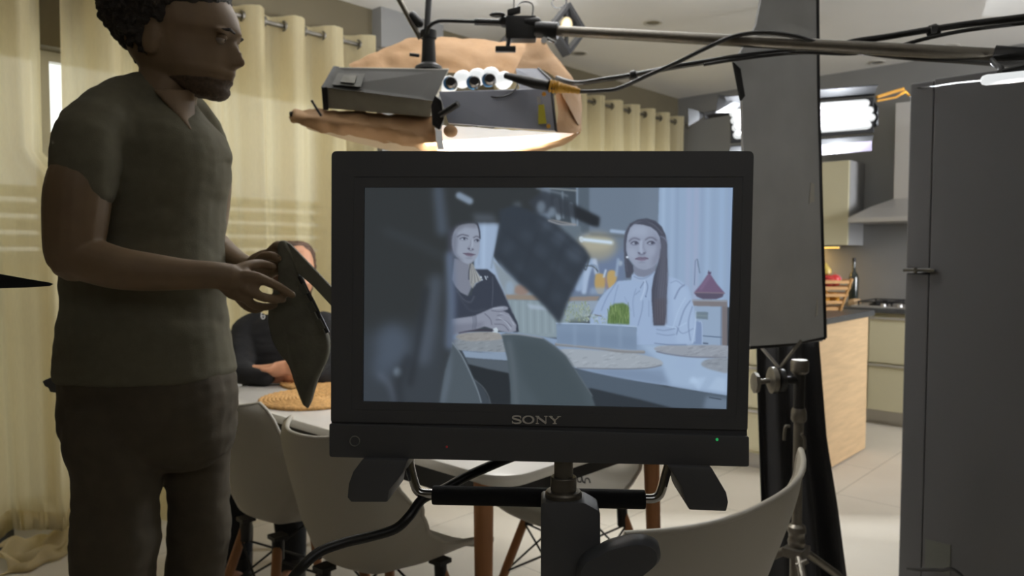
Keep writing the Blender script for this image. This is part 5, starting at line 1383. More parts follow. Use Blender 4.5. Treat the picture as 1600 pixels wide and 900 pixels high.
# woman in white behind the planter
paint([(300, 690), (170, 700), (60, 790), (-10, 870), (-60, 960), (-120, 1080), (-110, 1190), (300, 1340), (420, 1345), (900, 1345), (950, 1310), (955, 1100), (935, 960), (880, 760), (790, 690), (690, 655), (560, 600), (330, 610)], (150, 172, 208), cF, 0.7)
paint([(700, 670), (800, 710), (880, 800), (930, 980), (950, 1200), (900, 1340), (760, 1330), (720, 1000)], (160, 182, 216), cF, 2.5, 0.7)
for (pts_, w_, col) in (([(150, 720), (60, 860), (0, 1000)], 1.5, (122, 142, 182)), ([(170, 740), (130, 900), (110, 1100)], 1.2, (124, 144, 184)), ([(740, 880), (790, 780), (840, 740)], 2.0, (112, 128, 166)),
                        ([(760, 1240), (830, 1010), (900, 900)], 1.8, (116, 134, 172)), ([(720, 1180), (780, 1000), (850, 870)], 1.2, (172, 194, 224)), ([(920, 960), (880, 1120), (900, 1300)], 1.6, (118, 136, 174)),
                        ([(640, 1150), (760, 1170), (860, 1120)], 1.2, (172, 196, 226)), ([(760, 1160), (820, 1230), (930, 1180)], 1.2, (120, 138, 176)), ([(560, 1190), (640, 1200), (740, 1180)], 1.4, (118, 136, 172)),
                        ([(560, 1230), (660, 1250), (740, 1240)], 1.3, (122, 140, 176)), ([(420, 900), (410, 1000), (370, 1150)], 1.3, (120, 138, 176)), ([(350, 780), (320, 900), (330, 1060)], 1.2, (126, 146, 184)),
                        ([(480, 900), (480, 1060)], 1.0, (124, 142, 180)), ([(955, 1010), (950, 1150), (920, 1330)], 1.4, (178, 198, 226)), ([(540, 1330), (700, 1345), (860, 1345)], 1.2, (96, 114, 150)), ([(390, 800), (340, 840)], 1.2, (120, 138, 176)),
                        ([(235, 860), (300, 1000)], 1.0, (132, 152, 190)), ([(700, 720), (760, 700), (820, 740)], 1.2, (128, 146, 184))):
    stroke_(pts_, w_, col, cF, 0.6, 0.9)
paint([(325, 540), (545, 540), (545, 600), (500, 640), (430, 662), (370, 655), (330, 625)], (122, 128, 150), cF, 0.8)
paint([(305, 625), (330, 650), (390, 672), (450, 668), (520, 620), (545, 600), (550, 640), (500, 690), (430, 720), (360, 715), (310, 690)], (152, 172, 206), cF, 0.6)
stroke_([(330, 655), (390, 678), (455, 668), (530, 615)], 1.0, (112, 128, 162), cF, 0.5)
stroke_([(440, 700), (435, 790), (400, 890)], 2.6, (168, 188, 220), cF, 0.6); stroke_([(452, 700), (470, 760), (450, 850)], 1.4, (116, 134, 170), cF, 0.5); stroke_([(430, 710), (395, 770)], 1.2, (100, 116, 150), cF, 0.5)
blob(450, 858, 6, 6, (84, 100, 140), cF, 0.4)
face = [(262, 240), (285, 165), (335, 125), (430, 118), (520, 155), (580, 230), (602, 330), (598, 430), (575, 500), (530, 552), (470, 580), (415, 583), (355, 560), (305, 508), (268, 450), (250, 360)]
paint(face, (146, 153, 176), cF, 0.7, smooth=True)
paint([(520, 200), (600, 300), (600, 440), (560, 530), (500, 570), (520, 450), (560, 380)], (126, 130, 154), cF, 3, 0.8)
paint([(270, 250), (330, 150), (430, 140), (470, 190), (440, 250), (330, 240)], (158, 167, 190), cF, 3, 0.7)
paint([(260, 380), (330, 370), (370, 430), (340, 480), (280, 450)], (156, 164, 186), cF, 2.5, 0.7)
paint([(460, 370), (540, 370), (540, 440), (480, 450)], (152, 158, 182), cF, 2.5, 0.6)
paint([(350, 540), (470, 540), (450, 575), (380, 572)], (140, 148, 170), cF, 1.6, 0.7)
stroke_([(405, 300), (400, 370), (405, 420)], 4, (164, 174, 198), cF, 1.2, 0.8)
stroke_([(430, 300), (425, 360), (445, 400)], 2.2, (128, 132, 156), cF, 1.0, 0.7)
stroke_([(372, 412), (385, 428), (410, 432), (435, 426), (448, 410)], 1.4, (98, 98, 122), cF, 0.6); blob(385, 418, 9, 7, (84, 84, 108), cF, 0.6); blob(432, 418, 9, 7, (84, 84, 108), cF, 0.6)
blob(408, 440, 40, 10, (122, 126, 150), cF, 1.2, 0.7)
stroke_([(283, 300), (310, 275), (345, 268), (388, 284)], 1.8, (94, 94, 114), cF, 0.9); stroke_([(445, 286), (480, 264), (520, 264), (556, 290)], 1.8, (94, 94, 114), cF, 0.9)
for (ex, ey) in ((338, 318), (503, 316)):
    blob(ex, ey, 42, 24, (128, 132, 156), cF, 1.2, 0.8); blob(ex, ey + 2, 30, 11, (156, 165, 187), cF, 0.6)
    blob(ex + 12, ey + 2, 15, 13, (72, 76, 96), cF, 0.5); stroke_([(ex - 38, ey + 4), (ex - 15, ey - 13), (ex + 15, ey - 14), (ex + 36, ey + 4)], 1.4, (66, 66, 86), cF, 0.5)
    stroke_([(ex - 28, ey + 14), (ex, ey + 20), (ex + 30, ey + 12)], 0.9, (108, 110, 134), cF, 0.6)
stroke_([(345, 478), (375, 466), (400, 463), (418, 467), (440, 463), (472, 474)], 1.7, (112, 96, 120), cF, 0.5)
paint([(345, 478), (400, 470), (418, 474), (472, 474), (440, 494), (405, 498), (370, 490)], (132, 116, 142), cF, 0.6)
stroke_([(348, 479), (400, 476), (470, 475)], 1.0, (88, 76, 100), cF, 0.4)
blob(408, 512, 34, 8, (122, 128, 152), cF, 1.2, 0.8)
hair2 = [(228, 290), (240, 210), (290, 120), (370, 78), (460, 66), (545, 92), (610, 150), (650, 235), (664, 330), (668, 520), (666, 700), (658, 900), (655, 1040), (640, 1150), (528, 1150), (520, 1040), (508, 900), (508, 790), (528, 660), (560, 560), (592, 460), (606, 350), (592, 260), (560, 200), (500, 155), (420, 132), (330, 124), (290, 165), (262, 240), (250, 330), (252, 400), (272, 480), (322, 548), (324, 610), (290, 668), (250, 668), (238, 560), (230, 420)]
paint(hair2, (76, 79, 96), cF, 0.6)
paint([(600, 300), (640, 230), (662, 320), (668, 700), (655, 1000), (600, 1100), (570, 900), (575, 700), (600, 500)], (96, 98, 116), cF, 2.0, 0.75)
paint([(535, 880), (655, 880), (650, 1140), (530, 1140)], (88, 82, 92), cF, 2.5, 0.8)
for k in range(11):
    x = 530 + k * 12.5
    stroke_([(600 + k * 5.5, 380 + k * 12), (x + 30 - k * 1.0, 640), (x, 860), (x + 6, 1130)], 0.9, ((108, 108, 124) if k % 2 else (74, 74, 90)), cF, 0.6, 0.5)
stroke_([(330, 120), (440, 92), (540, 140), (615, 220)], 1.6, (104, 106, 124), cF, 0.8, 0.7); stroke_([(400, 90), (520, 110), (600, 180)], 1.2, (58, 60, 76), cF, 0.7, 0.6)
stroke_([(600, 250), (640, 270), (662, 300)], 2.0, (124, 132, 160), cF, 0.8, 0.7)
stroke_([(290, 120), (245, 230), (240, 420), (262, 600)], 1.2, (102, 104, 122), cF, 0.7, 0.6)
blob(262, 460, 12, 12, (205, 214, 228), cF, 0.5)
# planter
rnd_ = random.Random(3)
paint([(100, 140), (160, 95), (240, 100), (270, 160), (255, 232), (95, 230)], (140, 156, 150), cD, 2.5, 0.7)
for _ in range(120):
    x, y = rnd_.uniform(95, 265), rnd_.uniform(95, 232)
    stroke_([(x, y), (x + rnd_.uniform(-8, 8), y - rnd_.uniform(4, 16))], 0.9, rnd_.choice(((150, 164, 116), (126, 144, 96), (172, 182, 150), (112, 128, 100))), cD, 0.4, 0.85, False)
for _ in range(50):
    x, y = rnd_.uniform(220, 385), rnd_.uniform(180, 240)
    stroke_([(x, y), (x + rnd_.uniform(-8, 8), y - rnd_.uniform(3, 10))], 1.2, rnd_.choice(((150, 166, 150), (128, 146, 116), (176, 190, 196))), cD, 0.5, 0.8, False)
stroke_([(300, 180), (345, 190)], 1.2, (110, 100, 100), cD, 0.4)
paint([(388, 190), (400, 130), (430, 106), (490, 100), (524, 120), (532, 180), (530, 246), (382, 240)], (92, 122, 62), cD, 1.0)
for _ in range(90):
    x = rnd_.uniform(385, 530); y0 = rnd_.uniform(150, 240)
    stroke_([(x, y0), (x + rnd_.uniform(-7, 7), y0 - rnd_.uniform(25, 60))], 0.8, rnd_.choice(((120, 150, 72), (76, 104, 48), (140, 166, 92), (96, 128, 60))), cD, 0.4, 0.8, False)
paint([(40, 236), (300, 240), (582, 258), (580, 415), (300, 395), (45, 372)], (122, 143, 172), cD, 0.5)
paint([(44, 290), (300, 300), (580, 330), (580, 412), (300, 395), (45, 372)], (112, 133, 163), cD, 4, 0.6)
stroke_([(40, 237), (300, 243), (580, 260)], 1.8, (162, 184, 214), cD, 0.4)
for x in (165, 320, 470): stroke_([(x, 250), (x, 390)], 5, (134, 155, 184), cD, 2, 0.5)
# woman in black
paint([(30, 60), (130, 60), (250, 70), (266, 150), (268, 200), (240, 120), (110, 110), (90, 200), (85, 340), (40, 380)], (66, 68, 80), cE, 1.0)
paint([(85, 330), (190, 350), (200, 420), (215, 520), (180, 596), (125, 572), (95, 535), (70, 480)], (124, 127, 143), cE, 0.8)
wf = [(70, 200), (84, 140), (120, 100), (180, 84), (236, 88), (257, 130), (265, 190), (264, 262), (250, 312), (222, 350), (192, 370), (158, 362), (118, 335), (86, 300), (72, 250)]
paint(wf, (146, 152, 170), cE, 0.7, smooth=True)
paint([(66, 180), (100, 120), (110, 200), (100, 300), (150, 350), (110, 345), (70, 290)], (112, 116, 134), cE, 2, 0.8)
paint([(90, 100), (240, 85), (250, 120), (160, 110), (100, 150)], (116, 118, 132), cE, 2, 0.7)
stroke_([(248, 84), (262, 130), (267, 190)], 1.8, (58, 60, 74), cE, 0.5)
stroke_([(108, 178), (140, 162), (185, 172)], 1.7, (86, 86, 102), cE, 0.6); stroke_([(222, 184), (242, 174), (262, 182)], 1.6, (86, 86, 102), cE, 0.6)
for (ex, ey, w_) in ((152, 192, 26), (245, 205, 17)):
    blob(ex, ey, w_ + 4, 13, (118, 122, 140), cE, 0.8, 0.8); blob(ex, ey + 1, w_ - 4, 7, (160, 170, 190), cE, 0.4); blob(ex + 4, ey, 8, 8, (58, 62, 80), cE, 0.4)
    stroke_([(ex - w_, ey), (ex, ey - 10), (ex + w_, ey)], 1.1, (66, 66, 84), cE, 0.4)
stroke_([(206, 200), (200, 235), (186, 252)], 1.6, (122, 124, 142), cE, 0.7, 0.8); stroke_([(212, 200), (212, 245)], 2.4, (166, 174, 192), cE, 0.8, 0.7)
blob(190, 262, 7, 6, (78, 78, 98), cE, 0.4); blob(215, 266, 6, 5, (84, 84, 104), cE, 0.4); stroke_([(178, 258), (200, 276), (224, 266)], 1.1, (104, 104, 124), cE, 0.5)
paint([(148, 294), (185, 290), (205, 293), (233, 304), (205, 318), (172, 312)], (118, 102, 122), cE, 0.5); stroke_([(148, 295), (190, 300), (234, 304)], 0.9, (74, 62, 84), cE, 0.4)
blob(190, 328, 24, 6, (122, 126, 144), cE, 0.8, 0.7)
paint([(190, 370), (215, 365), (228, 400), (262, 452), (284, 478), (262, 496), (238, 505), (215, 545), (200, 520), (188, 450)], (146, 146, 144), cE, 0.7)
for k in range(6): stroke_([(200 + k * 4, 380), (212 + k * 7, 440), (206 + k * 13, 505 - k * 3)], 0.9, ((178, 176, 168) if k % 2 else (96, 96, 102)), cE, 0.4, 0.8)
stroke_([(200, 372), (190, 420), (188, 480)], 1.2, (52, 56, 68), cE, 0.5)
paint([(60, 480), (95, 535), (130, 572), (175, 600), (210, 590), (216, 548), (240, 508), (288, 482), (232, 406), (322, 408), (372, 450), (420, 540), (470, 650), (500, 720), (530, 780), (543, 850), (500, 850), (460, 820), (300, 790), (80, 800)], (58, 64, 80), cE, 0.7)
stroke_([(105, 560), (150, 620), (200, 640), (225, 600)], 1.8, (84, 90, 106), cE, 0.8, 0.8); stroke_([(355, 460), (358, 560), (352, 670)], 1.0, (92, 98, 114), cE, 0.5, 0.8)
stroke_([(120, 600), (200, 700), (300, 690)], 2.5, (70, 76, 92), cE, 1.2, 0.7)
stroke_([(372, 445), (440, 590), (500, 720)], 1.0, (124, 134, 152), cE, 0.5, 0.7)
stroke_([(302, 456), (312, 480)], 1.2, (196, 206, 220), cE, 0.3); blob(318, 462, 5.5, 7, (176, 186, 202), cE, 0.3); blob(318, 462, 2.5, 3.5, (70, 76, 92), cE, 0.2); blob(274, 464, 6, 7, (190, 198, 210), cE, 0.4); blob(282, 482, 5, 3, (190, 198, 210), cE, 0.4)
paint([(60, 760), (150, 748), (225, 738), (300, 705), (350, 682), (400, 670), (440, 668), (466, 676), (464, 692), (430, 702), (470, 720), (500, 765), (524, 800), (522, 845), (480, 856), (440, 850), (400, 842), (372, 835), (300, 812), (230, 835), (150, 852), (90, 872), (60, 870)], (138, 141, 158), cE, 0.7)
paint([(60, 800), (200, 790), (300, 780), (280, 815), (150, 850), (60, 870)], (112, 114, 132), cE, 2, 0.6)
for pts_ in ([(350, 700), (400, 706), (440, 702)], [(390, 735), (450, 730), (500, 775)], [(380, 765), (440, 768), (490, 812)], [(370, 795), (430, 800), (470, 840)], [(300, 720), (340, 760), (350, 800)]):
    stroke_(pts_, 1.2, (92, 92, 110), cE, 0.5, 0.85)
for pts_ in ([(360, 685), (430, 680)], [(410, 720), (470, 742), (508, 800)], [(400, 750), (450, 780), (486, 830)]):
    stroke_(pts_, 1.4, (172, 178, 194), cE, 0.6, 0.8)
for x in (216, 228, 238): stroke_([(x, 736), (x + 4, 780), (x - 2, 828)], 1.0, (92, 98, 116), cE, 0.4)
paint([(350, 862), (362, 826), (384, 818), (396, 838), (390, 862)], (186, 196, 204), cE, 0.5)
stroke_([(120, 858), (240, 838), (360, 842)], 2.2, (66, 56, 74), cE, 0.7, 0.8)
plait([(100, 895), (115, 872), (200, 858), (330, 852), (400, 862), (420, 890), (410, 905), (200, 915)], (150, 144, 138), cE, 16)
# out-of-focus grid frame and arms in front of the lens
paint([(0, 30), (540, 30), (560, 110), (520, 200), (400, 260), (300, 262), (270, 250), (120, 252), (60, 262), (0, 300), (-20, 100)], (52, 56, 58), cG, 3.0)
paint([(140, 200), (260, 205), (290, 250), (160, 252)], (88, 96, 108), cG, 4, 0.7)
stroke_([(62, 92), (125, 125)], 10.5, (126, 142, 162), cG, 1.8); blob(405, 148, 24, 18, (84, 94, 104), cG, 3, 0.8)
grid = [(300, 250), (285, 360), (270, 452), (330, 520), (420, 612), (500, 680), (560, 740), (655, 852), (680, 785), (715, 690), (780, 560), (836, 456), (800, 400), (740, 350), (680, 300), (640, 262), (560, 215), (520, 190), (380, 150), (300, 180)]
paint(grid, (53, 61, 72), cG, 2.4)
for (x, y, rx, ry) in ((570, 270, 42, 30), (655, 345, 48, 36), (745, 440, 56, 38), (460, 330, 40, 30), (545, 420, 46, 34), (640, 520, 50, 34), (350, 400, 30, 44), (420, 520, 34, 26), (540, 600, 36, 26), (640, 690, 34, 26), (700, 590, 36, 26)):
    blob(x, y, rx, ry, (76, 87, 103), cG, 5.0, 0.75 if x > 560 and y < 470 else 0.3, 0.6)
for (a, b_) in (((480, 230), (820, 480)), ((330, 300), (720, 640)), ((290, 430), (660, 800)), ((560, 220), (420, 600)), ((700, 330), (560, 720))):
    stroke_([a, b_], 3.0, (48, 54, 64), cG, 3, 0.6, False)
paint([(470, 130), (560, 60), (720, 130), (800, 175), (888, 222), (882, 276), (840, 266), (760, 232), (600, 190), (520, 200)], (56, 62, 72), cG, 2.6, 0.9)
paint([(740, 150), (800, 178), (890, 222), (884, 276), (840, 268), (745, 222)], (42, 46, 52), cG, 2.0)
stroke_([(590, 240), (660, 262), (745, 264)], 2.6, (142, 142, 146), cG, 0.9); stroke_([(520, 50), (640, 75), (700, 95)], 3.0, (108, 118, 130), cG, 1.4, 0.8)
blob(545, 160, 26, 36, (112, 126, 142), cG, 2.4, 0.8); blob(610, 190, 22, 30, (120, 136, 154), cG, 2.2, 0.8)
stroke_([(830, 460), (810, 530), (800, 510), (850, 510), (880, 540)], 1.4, (60, 68, 72), cG, 0.7)
# big dark out-of-focus figure at the left
paint([(556, 280), (704, 280), (700, 330), (698, 400), (704, 470), (706, 530), (700, 570), (698, 650), (556, 650)], (51, 54, 55), None, 3.0)
paint([(556, 520), (700, 500), (700, 650), (556, 650)], (60, 67, 76), None, 12, 0.8)
stroke_([(684, 296), (690, 360)], 16, (82, 94, 112), None, 5, 0.75, False)
stroke_([(702, 400), (704, 470), (702, 540)], 14, (100, 116, 146), None, 4, 0.75)
stroke_([(680, 440), (672, 500), (660, 560)], 22, (84, 94, 110), None, 7, 0.7)
stroke_([(664, 452), (654, 520), (640, 600)], 10, (46, 50, 56), None, 4, 0.8)
blob(612, 540, 26, 34, (80, 92, 110), None, 9, 0.75); blob(596, 575, 16, 22, (78, 90, 108), None, 7, 0.6); blob(620, 582, 6, 7, (122, 138, 154), None, 2.6, 0.85)
stroke_([(592, 586), (608, 604), (616, 628)], 8, (88, 96, 112), None, 4, 0.7); stroke_([(636, 560), (622, 600), (624, 640)], 12, (46, 50, 56), None, 5, 0.7)
stroke_([(600, 360), (650, 380), (690, 400)], 8, (66, 74, 82), None, 6, 0.5)
# near chair backs
paint([(625, 780), (660, 560), (695, 450), (712, 368), (745, 410), (790, 480), (850, 610), (905, 780)], (78, 88, 96), cC, 1.0)
paint([(640, 700), (690, 470), (710, 400), (700, 600), (660, 780), (630, 780)], (96, 108, 122), cC, 3, 0.7)
paint([(815, 510), (960, 535), (1090, 560), (1115, 782), (970, 782), (930, 690), (850, 600)], (43, 48, 53), cC, 1.0)
stroke_([(712, 370), (770, 450), (830, 570), (880, 690), (905, 770)], 1.8, (122, 134, 144), cC, 0.7)
stroke_([(850, 612), (910, 660), (950, 720), (968, 780)], 1.2, (92, 100, 108), cC, 0.7)
paint([(775, 420), (900, 432), (1082, 438), (1092, 490), (900, 478), (800, 468)], (132, 150, 174), cC, 0.8)
paint([(800, 470), (1090, 492), (1100, 575), (950, 545), (820, 512)], (84, 94, 104), cC, 0.9)
ch2 = [(783, 523), (790, 521), (811, 523), (848, 529), (866, 540), (884, 556), (900, 581), (914, 602), (924, 616), (934, 646), (798, 646), (797, 600), (792, 560)]
paint(ch2, (76, 88, 95), None, 0.9)
paint([(800, 528), (846, 534), (880, 560), (910, 605), (925, 646), (850, 646), (815, 590)], (66, 78, 84), None, 6, 0.7)
stroke_([(795, 535), (802, 580), (806, 640)], 7, (96, 106, 114), None, 3, 0.6)
stroke_([(784, 523), (811, 523), (848, 529)], 1.6, (138, 142, 146), None, 0.6)
stroke_([(848, 529), (884, 556), (902, 583), (926, 620)], 1.2, (100, 110, 118), None, 0.8)
lum_ = canvas @ np.array([0.3, 0.59, 0.11]); canvas = canvas * 0.74 + (lum_[..., None] * np.array([0.90, 1.01, 1.11])) * 0.26
# fine pixel rows of the panel
canvas *= (1 + 0.018 * np.sin(_xx * 2 * math.pi / 3.1) * np.sin(_yy * 2 * math.pi / 2.9))[..., None]
canvas = np.clip(canvas, 0, 255)
lin = np.where(canvas / 255 <= 0.04045, canvas / 255 / 12.92, ((canvas / 255 + 0.055) / 1.055) ** 2.4)

def bil(u, v):
    x = (1 - v) * ((1 - u) * SCR[0][0] + u * SCR[1][0]) + v * ((1 - u) * SCR[3][0] + u * SCR[2][0])
    y = (1 - v) * ((1 - u) * SCR[0][1] + u * SCR[1][1]) + v * ((1 - u) * SCR[3][1] + u * SCR[2][1])
    return x, y
NX, NY = 578, 342
U_, V_ = np.meshgrid(np.linspace(0, 1, NX), np.linspace(0, 1, NY))
PX, PY = bil(U_, V_)
ax_ = np.array(_a); mx = np.array(MN)
rv = np.array(FWD)[None, None] + np.array(RIGHT)[None, None] * ((PX - 800) / F)[..., None] + np.array(UP)[None, None] * ((450 - PY) / F)[..., None]
tt = ((ax_ - np.array(CAM)) @ mx) / (rv @ mx)
W3 = np.array(CAM) + rv * tt[..., None] + mx * 0.0046
co = (W3 - np.array(org(mon))).reshape(-1, 3)
idx = np.arange(NX * NY).reshape(NY, NX)
quads = np.stack([idx[:-1, :-1], idx[1:, :-1], idx[1:, 1:], idx[:-1, 1:]], -1).reshape(-1, 4)
me = bpy.data.meshes.new('screen')
me.vertices.add(len(co)); me.vertices.foreach_set('co', co.ravel())
me.loops.add(quads.size); me.loops.foreach_set('vertex_index', quads.ravel().astype(np.int32))
me.polygons.add(len(quads)); me.polygons.foreach_set('loop_start', np.arange(0, quads.size, 4, dtype=np.int32))
me.update(calc_edges=True)
ix = np.clip(PX - SX0 - 0.5, 0, SW - 1.001); iy = np.clip(PY - SY0 - 0.5, 0, SH - 1.001)
x0 = ix.astype(int); y0 = iy.astype(int); fx = (ix - x0)[..., None]; fy = (iy - y0)[..., None]
colr = lin[y0, x0] * (1 - fx) * (1 - fy) + lin[y0, x0 + 1] * fx * (1 - fy) + lin[y0 + 1, x0] * (1 - fx) * fy + lin[y0 + 1, x0 + 1] * fx * fy
rgba = np.concatenate([colr.reshape(-1, 3), np.ones((NX * NY, 1))], 1)
ca = me.color_attributes.new('picture', 'FLOAT_COLOR', 'POINT'); ca.data.foreach_set('color', rgba.ravel().astype(np.float32))
scr = bpy.data.objects.new('screen', me); COL.objects.link(scr); scr.parent = mon
m = bpy.data.materials.new('lit_screen_picture'); m.use_nodes = True; nt = m.node_tree; b = nt.nodes['Principled BSDF']
b.inputs['Base Color'].default_value = (0.01, 0.01, 0.012, 1); b.inputs['Roughness'].default_value = 0.5; b.inputs['Specular IOR Level'].default_value = 0.2
at = nt.nodes.new('ShaderNodeVertexColor'); at.layer_name = 'picture'
nt.links.new(at.outputs['Color'], b.inputs['Emission Color']); b.inputs['Emission Strength'].default_value = 1.0
me.materials.append(m); scr['label'] = 'lit screen showing two women at a table'
# ------------------------------------------------------------------ paper-wrapped lamp over the table
LD = 2.45
def L(px, py, d=LD): return P(px, py, d)
lamp = thing('film_lamp', 'large two-part lamp wrapped in brown paper hanging above the monitor', 'film lamp', L(690, 235, 2.55))
M_house = mat('dark_lamp_housing', srgb(150, 147, 134), 0.6, noise_amt=0.05, noise_scale=30)
M_houseg = mat('grey_lamp_panel', srgb(140, 144, 158), 0.5, noise_amt=0.03, noise_scale=20)
MB().rings([[L(505, 135, 2.42), L(523, 105, 2.52), L(523, 107, 2.80), L(508, 160, 2.80), L(508, 169, 2.44)],
            [L(678, 157, 2.42), L(702, 108, 2.52), L(702, 107, 2.80), L(674, 178, 2.80), L(673, 183, 2.44)]]).build('housing', M_house, lamp, smooth=0, bevel=0.003)
MB().rings([[L(502, 136, 2.41), L(521, 103, 2.51), L(521, 104, 2.81), L(505, 172, 2.43)], [L(511, 137, 2.41), L(530, 104, 2.51), L(530, 104, 2.81), L(513, 172, 2.43)]]).build('end_cap', M_bmetal, lamp, smooth=0)
MB().prism([L(508, 136.5, 2.398), L(525, 106, 2.495), L(700, 109, 2.495), L(677, 158, 2.400)], FH * 0.004).build('housing_top_shade', mat('housing_shade_tone', srgb(52, 51, 46), 0.7), lamp, smooth=0)  # dark sheet added over the upper face, its shade put into the colour
lb = MB().prism([L(519, 132, 2.402), L(528, 114, 2.458), L(570, 115, 2.460), L(564, 136, 2.398)], FH * 0.003).build('label_plate', mat('faded_label', srgb(70, 69, 62), 0.6), lamp, smooth=0, label='faded label plate')
MB().prism([L(532, 128, 2.407), L(537, 117, 2.440), L(558, 118, 2.440), L(554, 130, 2.402)], FH * 0.004).build('print_block', mat('pale_print', srgb(92, 90, 80), 0.6), lb, smooth=0)
MB().prism([L(686, 144, 2.40), L(812, 140, 2.42), L(861, 139, 2.40), L(869, 205, 2.36), L(780, 199, 2.37), L(701, 193, 2.38)], FH * 0.02).build('front_panel', M_houseg, lamp, smooth=0, bevel=0.002)
MB().prism([L(806, 108, 2.52), L(841, 108, 2.52), L(861, 124, 2.46), L(861, 139, 2.41), L(812, 140, 2.43)], FH * 0.02).build('top_panel', M_houseg, lamp, smooth=0)
MB().tube([L(841, 107, 2.51), L(860, 124, 2.44), L(862, 139, 2.39), L(869, 205, 2.35)], 0.0045, 8).build('edge_trim', M_bmetal, lamp)
MB().prism([L(841, 164, 2.355), L(850, 163, 2.355), L(854, 193, 2.35), L(841, 194, 2.35)], FH * 0.003).build('warning_label', mat('yellow_label', srgb(205, 196, 60), 0.6), lamp, smooth=0, label='yellow warning label')
MB().prism([L(839, 152, 2.36), L(844, 151, 2.36), L(846, 162, 2.36), L(840, 163, 2.36)], FH * 0.003).build('warning_label', mat('white_label', srgb(190, 192, 198), 0.6), lamp, smooth=0, label='white label')
for (x, y) in ((857, 197), (850, 147)):
    MB().lathe(L(x, y, 2.35), [(0, 0.007), (-0.004, 0.006)], axis=FH, seg=14).build('brass_screw', M_orange, lamp)
for k, (x, y) in enumerate(((700, 133), (722, 124), (745, 121), (766, 119), (786, 126))):
    MB().tube([L(x, y, 2.50), L(x + 2, y - 1, 2.60)], 0.030, 16, round_ends=True).build('bulb', M_glow, lamp)
    if k in (0, 2, 3):
        sx, sy = ((706, 131), None, (742, 130), (766, 126))[k] if k != 2 else (742, 130)
        s_ = MB().lathe(L(sx, sy, 2.46), [(-0.035, 0.014), (-0.03, 0.018), (0.0, 0.020), (0.012, 0.018)], axis=FH, seg=18).build('bulb_socket', M_bmetal, lamp)
        MB().lathe(L(sx - 3, sy - 1, 2.45), [(-0.004, 0.022), (0.006, 0.022)], axis=FH, seg=18).build('blue_ring', mat('blue_plastic_ring_%d' % k, srgb(70, 130, 180), 0.4), s_)
MB().tube(crv([L(742, 138, 2.43), L(756, 148, 2.40), L(776, 152, 2.38), L(796, 148, 2.38), L(808, 134, 2.40), L(806, 124, 2.42)]), 0.0022, 8).build('loop_wire', M_rubber, lamp)
# sheets of brown paper
def paper(name, cols, th=0.0018, bump_=0.008, seed=0, label=None, m=None, nu=5):
    """cols: list of columns, each a list of (px, py, dist) from top to bottom"""
    cols = [cr(c, nu) for c in cols]; n = len(cols[0]); g = []
    for i in range(n):
        rowp = cr([tuple(c[i]) for c in cols], nu)
        g.append([L(*p) + FH * (bump_ * noise.noise(Vector((p[0] / 22.0, p[1] / 16.0, seed)))) - UPZ * (bump_ * 0.5 * noise.noise(Vector((p[0] / 15.0, p[1] / 12.0, seed + 9)))) for p in rowp])
    return MB().sheet(g, th).build(name, m or M_paper, lamp, smooth=50, label=label)
paper('brown_paper', [[(545, 101, 2.84), (546, 103, 2.83), (548, 106, 2.82)], [(575, 87, 2.86), (576, 96, 2.84), (580, 108, 2.82)], [(612, 72, 2.88), (612, 90, 2.85), (612, 110, 2.82)], [(642, 60, 2.90), (645, 82, 2.86), (650, 112, 2.82)],
                      [(690, 58, 2.90), (690, 84, 2.84), (690, 114, 2.80)], [(745, 62, 2.90), (745, 86, 2.82), (745, 112, 2.78)], [(800, 65, 2.86), (798, 88, 2.78), (790, 114, 2.74)], [(830, 66, 2.80), (822, 90, 2.72), (806, 118, 2.68)]], seed=1, bump_=0.015)
paper('brown_paper', [[(824, 62, 2.62), (818, 82, 2.58), (808, 104, 2.54), (800, 118, 2.52)], [(833, 47, 2.64), (834, 66, 2.60), (838, 92, 2.56), (842, 106, 2.54)], [(846, 58, 2.64), (858, 80, 2.60), (866, 104, 2.54), (868, 124, 2.50)],
                      [(850, 66, 2.64), (872, 96, 2.60), (890, 120, 2.52), (880, 150, 2.42)], [(853, 72, 2.64), (884, 108, 2.60), (906, 148, 2.54), (908, 204, 2.44)]], seed=2, bump_=0.01)
paper('brown_paper', [[(880, 118, 2.60), (868, 140, 2.50), (872, 175, 2.42), (868, 206, 2.38)], [(895, 128, 2.60), (888, 150, 2.50), (888, 180, 2.42), (884, 208, 2.38)], [(906, 142, 2.62), (909, 165, 2.56), (908, 188, 2.48), (906, 206, 2.40)]], seed=3)
paper('brown_paper', [[(452, 182, 2.46), (453, 184, 2.44), (456, 188, 2.44)], [(462, 172, 2.46), (468, 182, 2.42), (478, 198, 2.42)], [(492, 171, 2.46), (496, 186, 2.40), (502, 206, 2.42)], [(530, 172, 2.48), (532, 190, 2.40), (536, 211, 2.44)],
                      [(585, 175, 2.50), (588, 196, 2.42), (590, 219, 2.46)], [(635, 179, 2.50), (636, 204, 2.42), (638, 229, 2.46)], [(678, 182, 2.50), (680, 208, 2.42), (684, 238, 2.46)]], seed=4, bump_=0.022)
paper('brown_paper', [[(478, 197, 2.44), (480, 200, 2.50), (486, 203, 2.60)], [(520, 206, 2.44), (522, 212, 2.52), (526, 214, 2.64)], [(580, 216, 2.46), (582, 225, 2.54), (586, 230, 2.66)], [(640, 227, 2.46), (642, 238, 2.54), (646, 244, 2.66)], [(700, 236, 2.46), (702, 250, 2.54), (706, 256, 2.66)]], seed=5,
      m=mat('pale_paper_edge', srgb(226, 206, 176), 0.7))
M_diff = mat('glowing_diffuser_paper', srgb(235, 232, 226), 0.7, emit=(1.0, 0.98, 0.94, 1), estr=0.62, noise_amt=0.03, noise_scale=5)
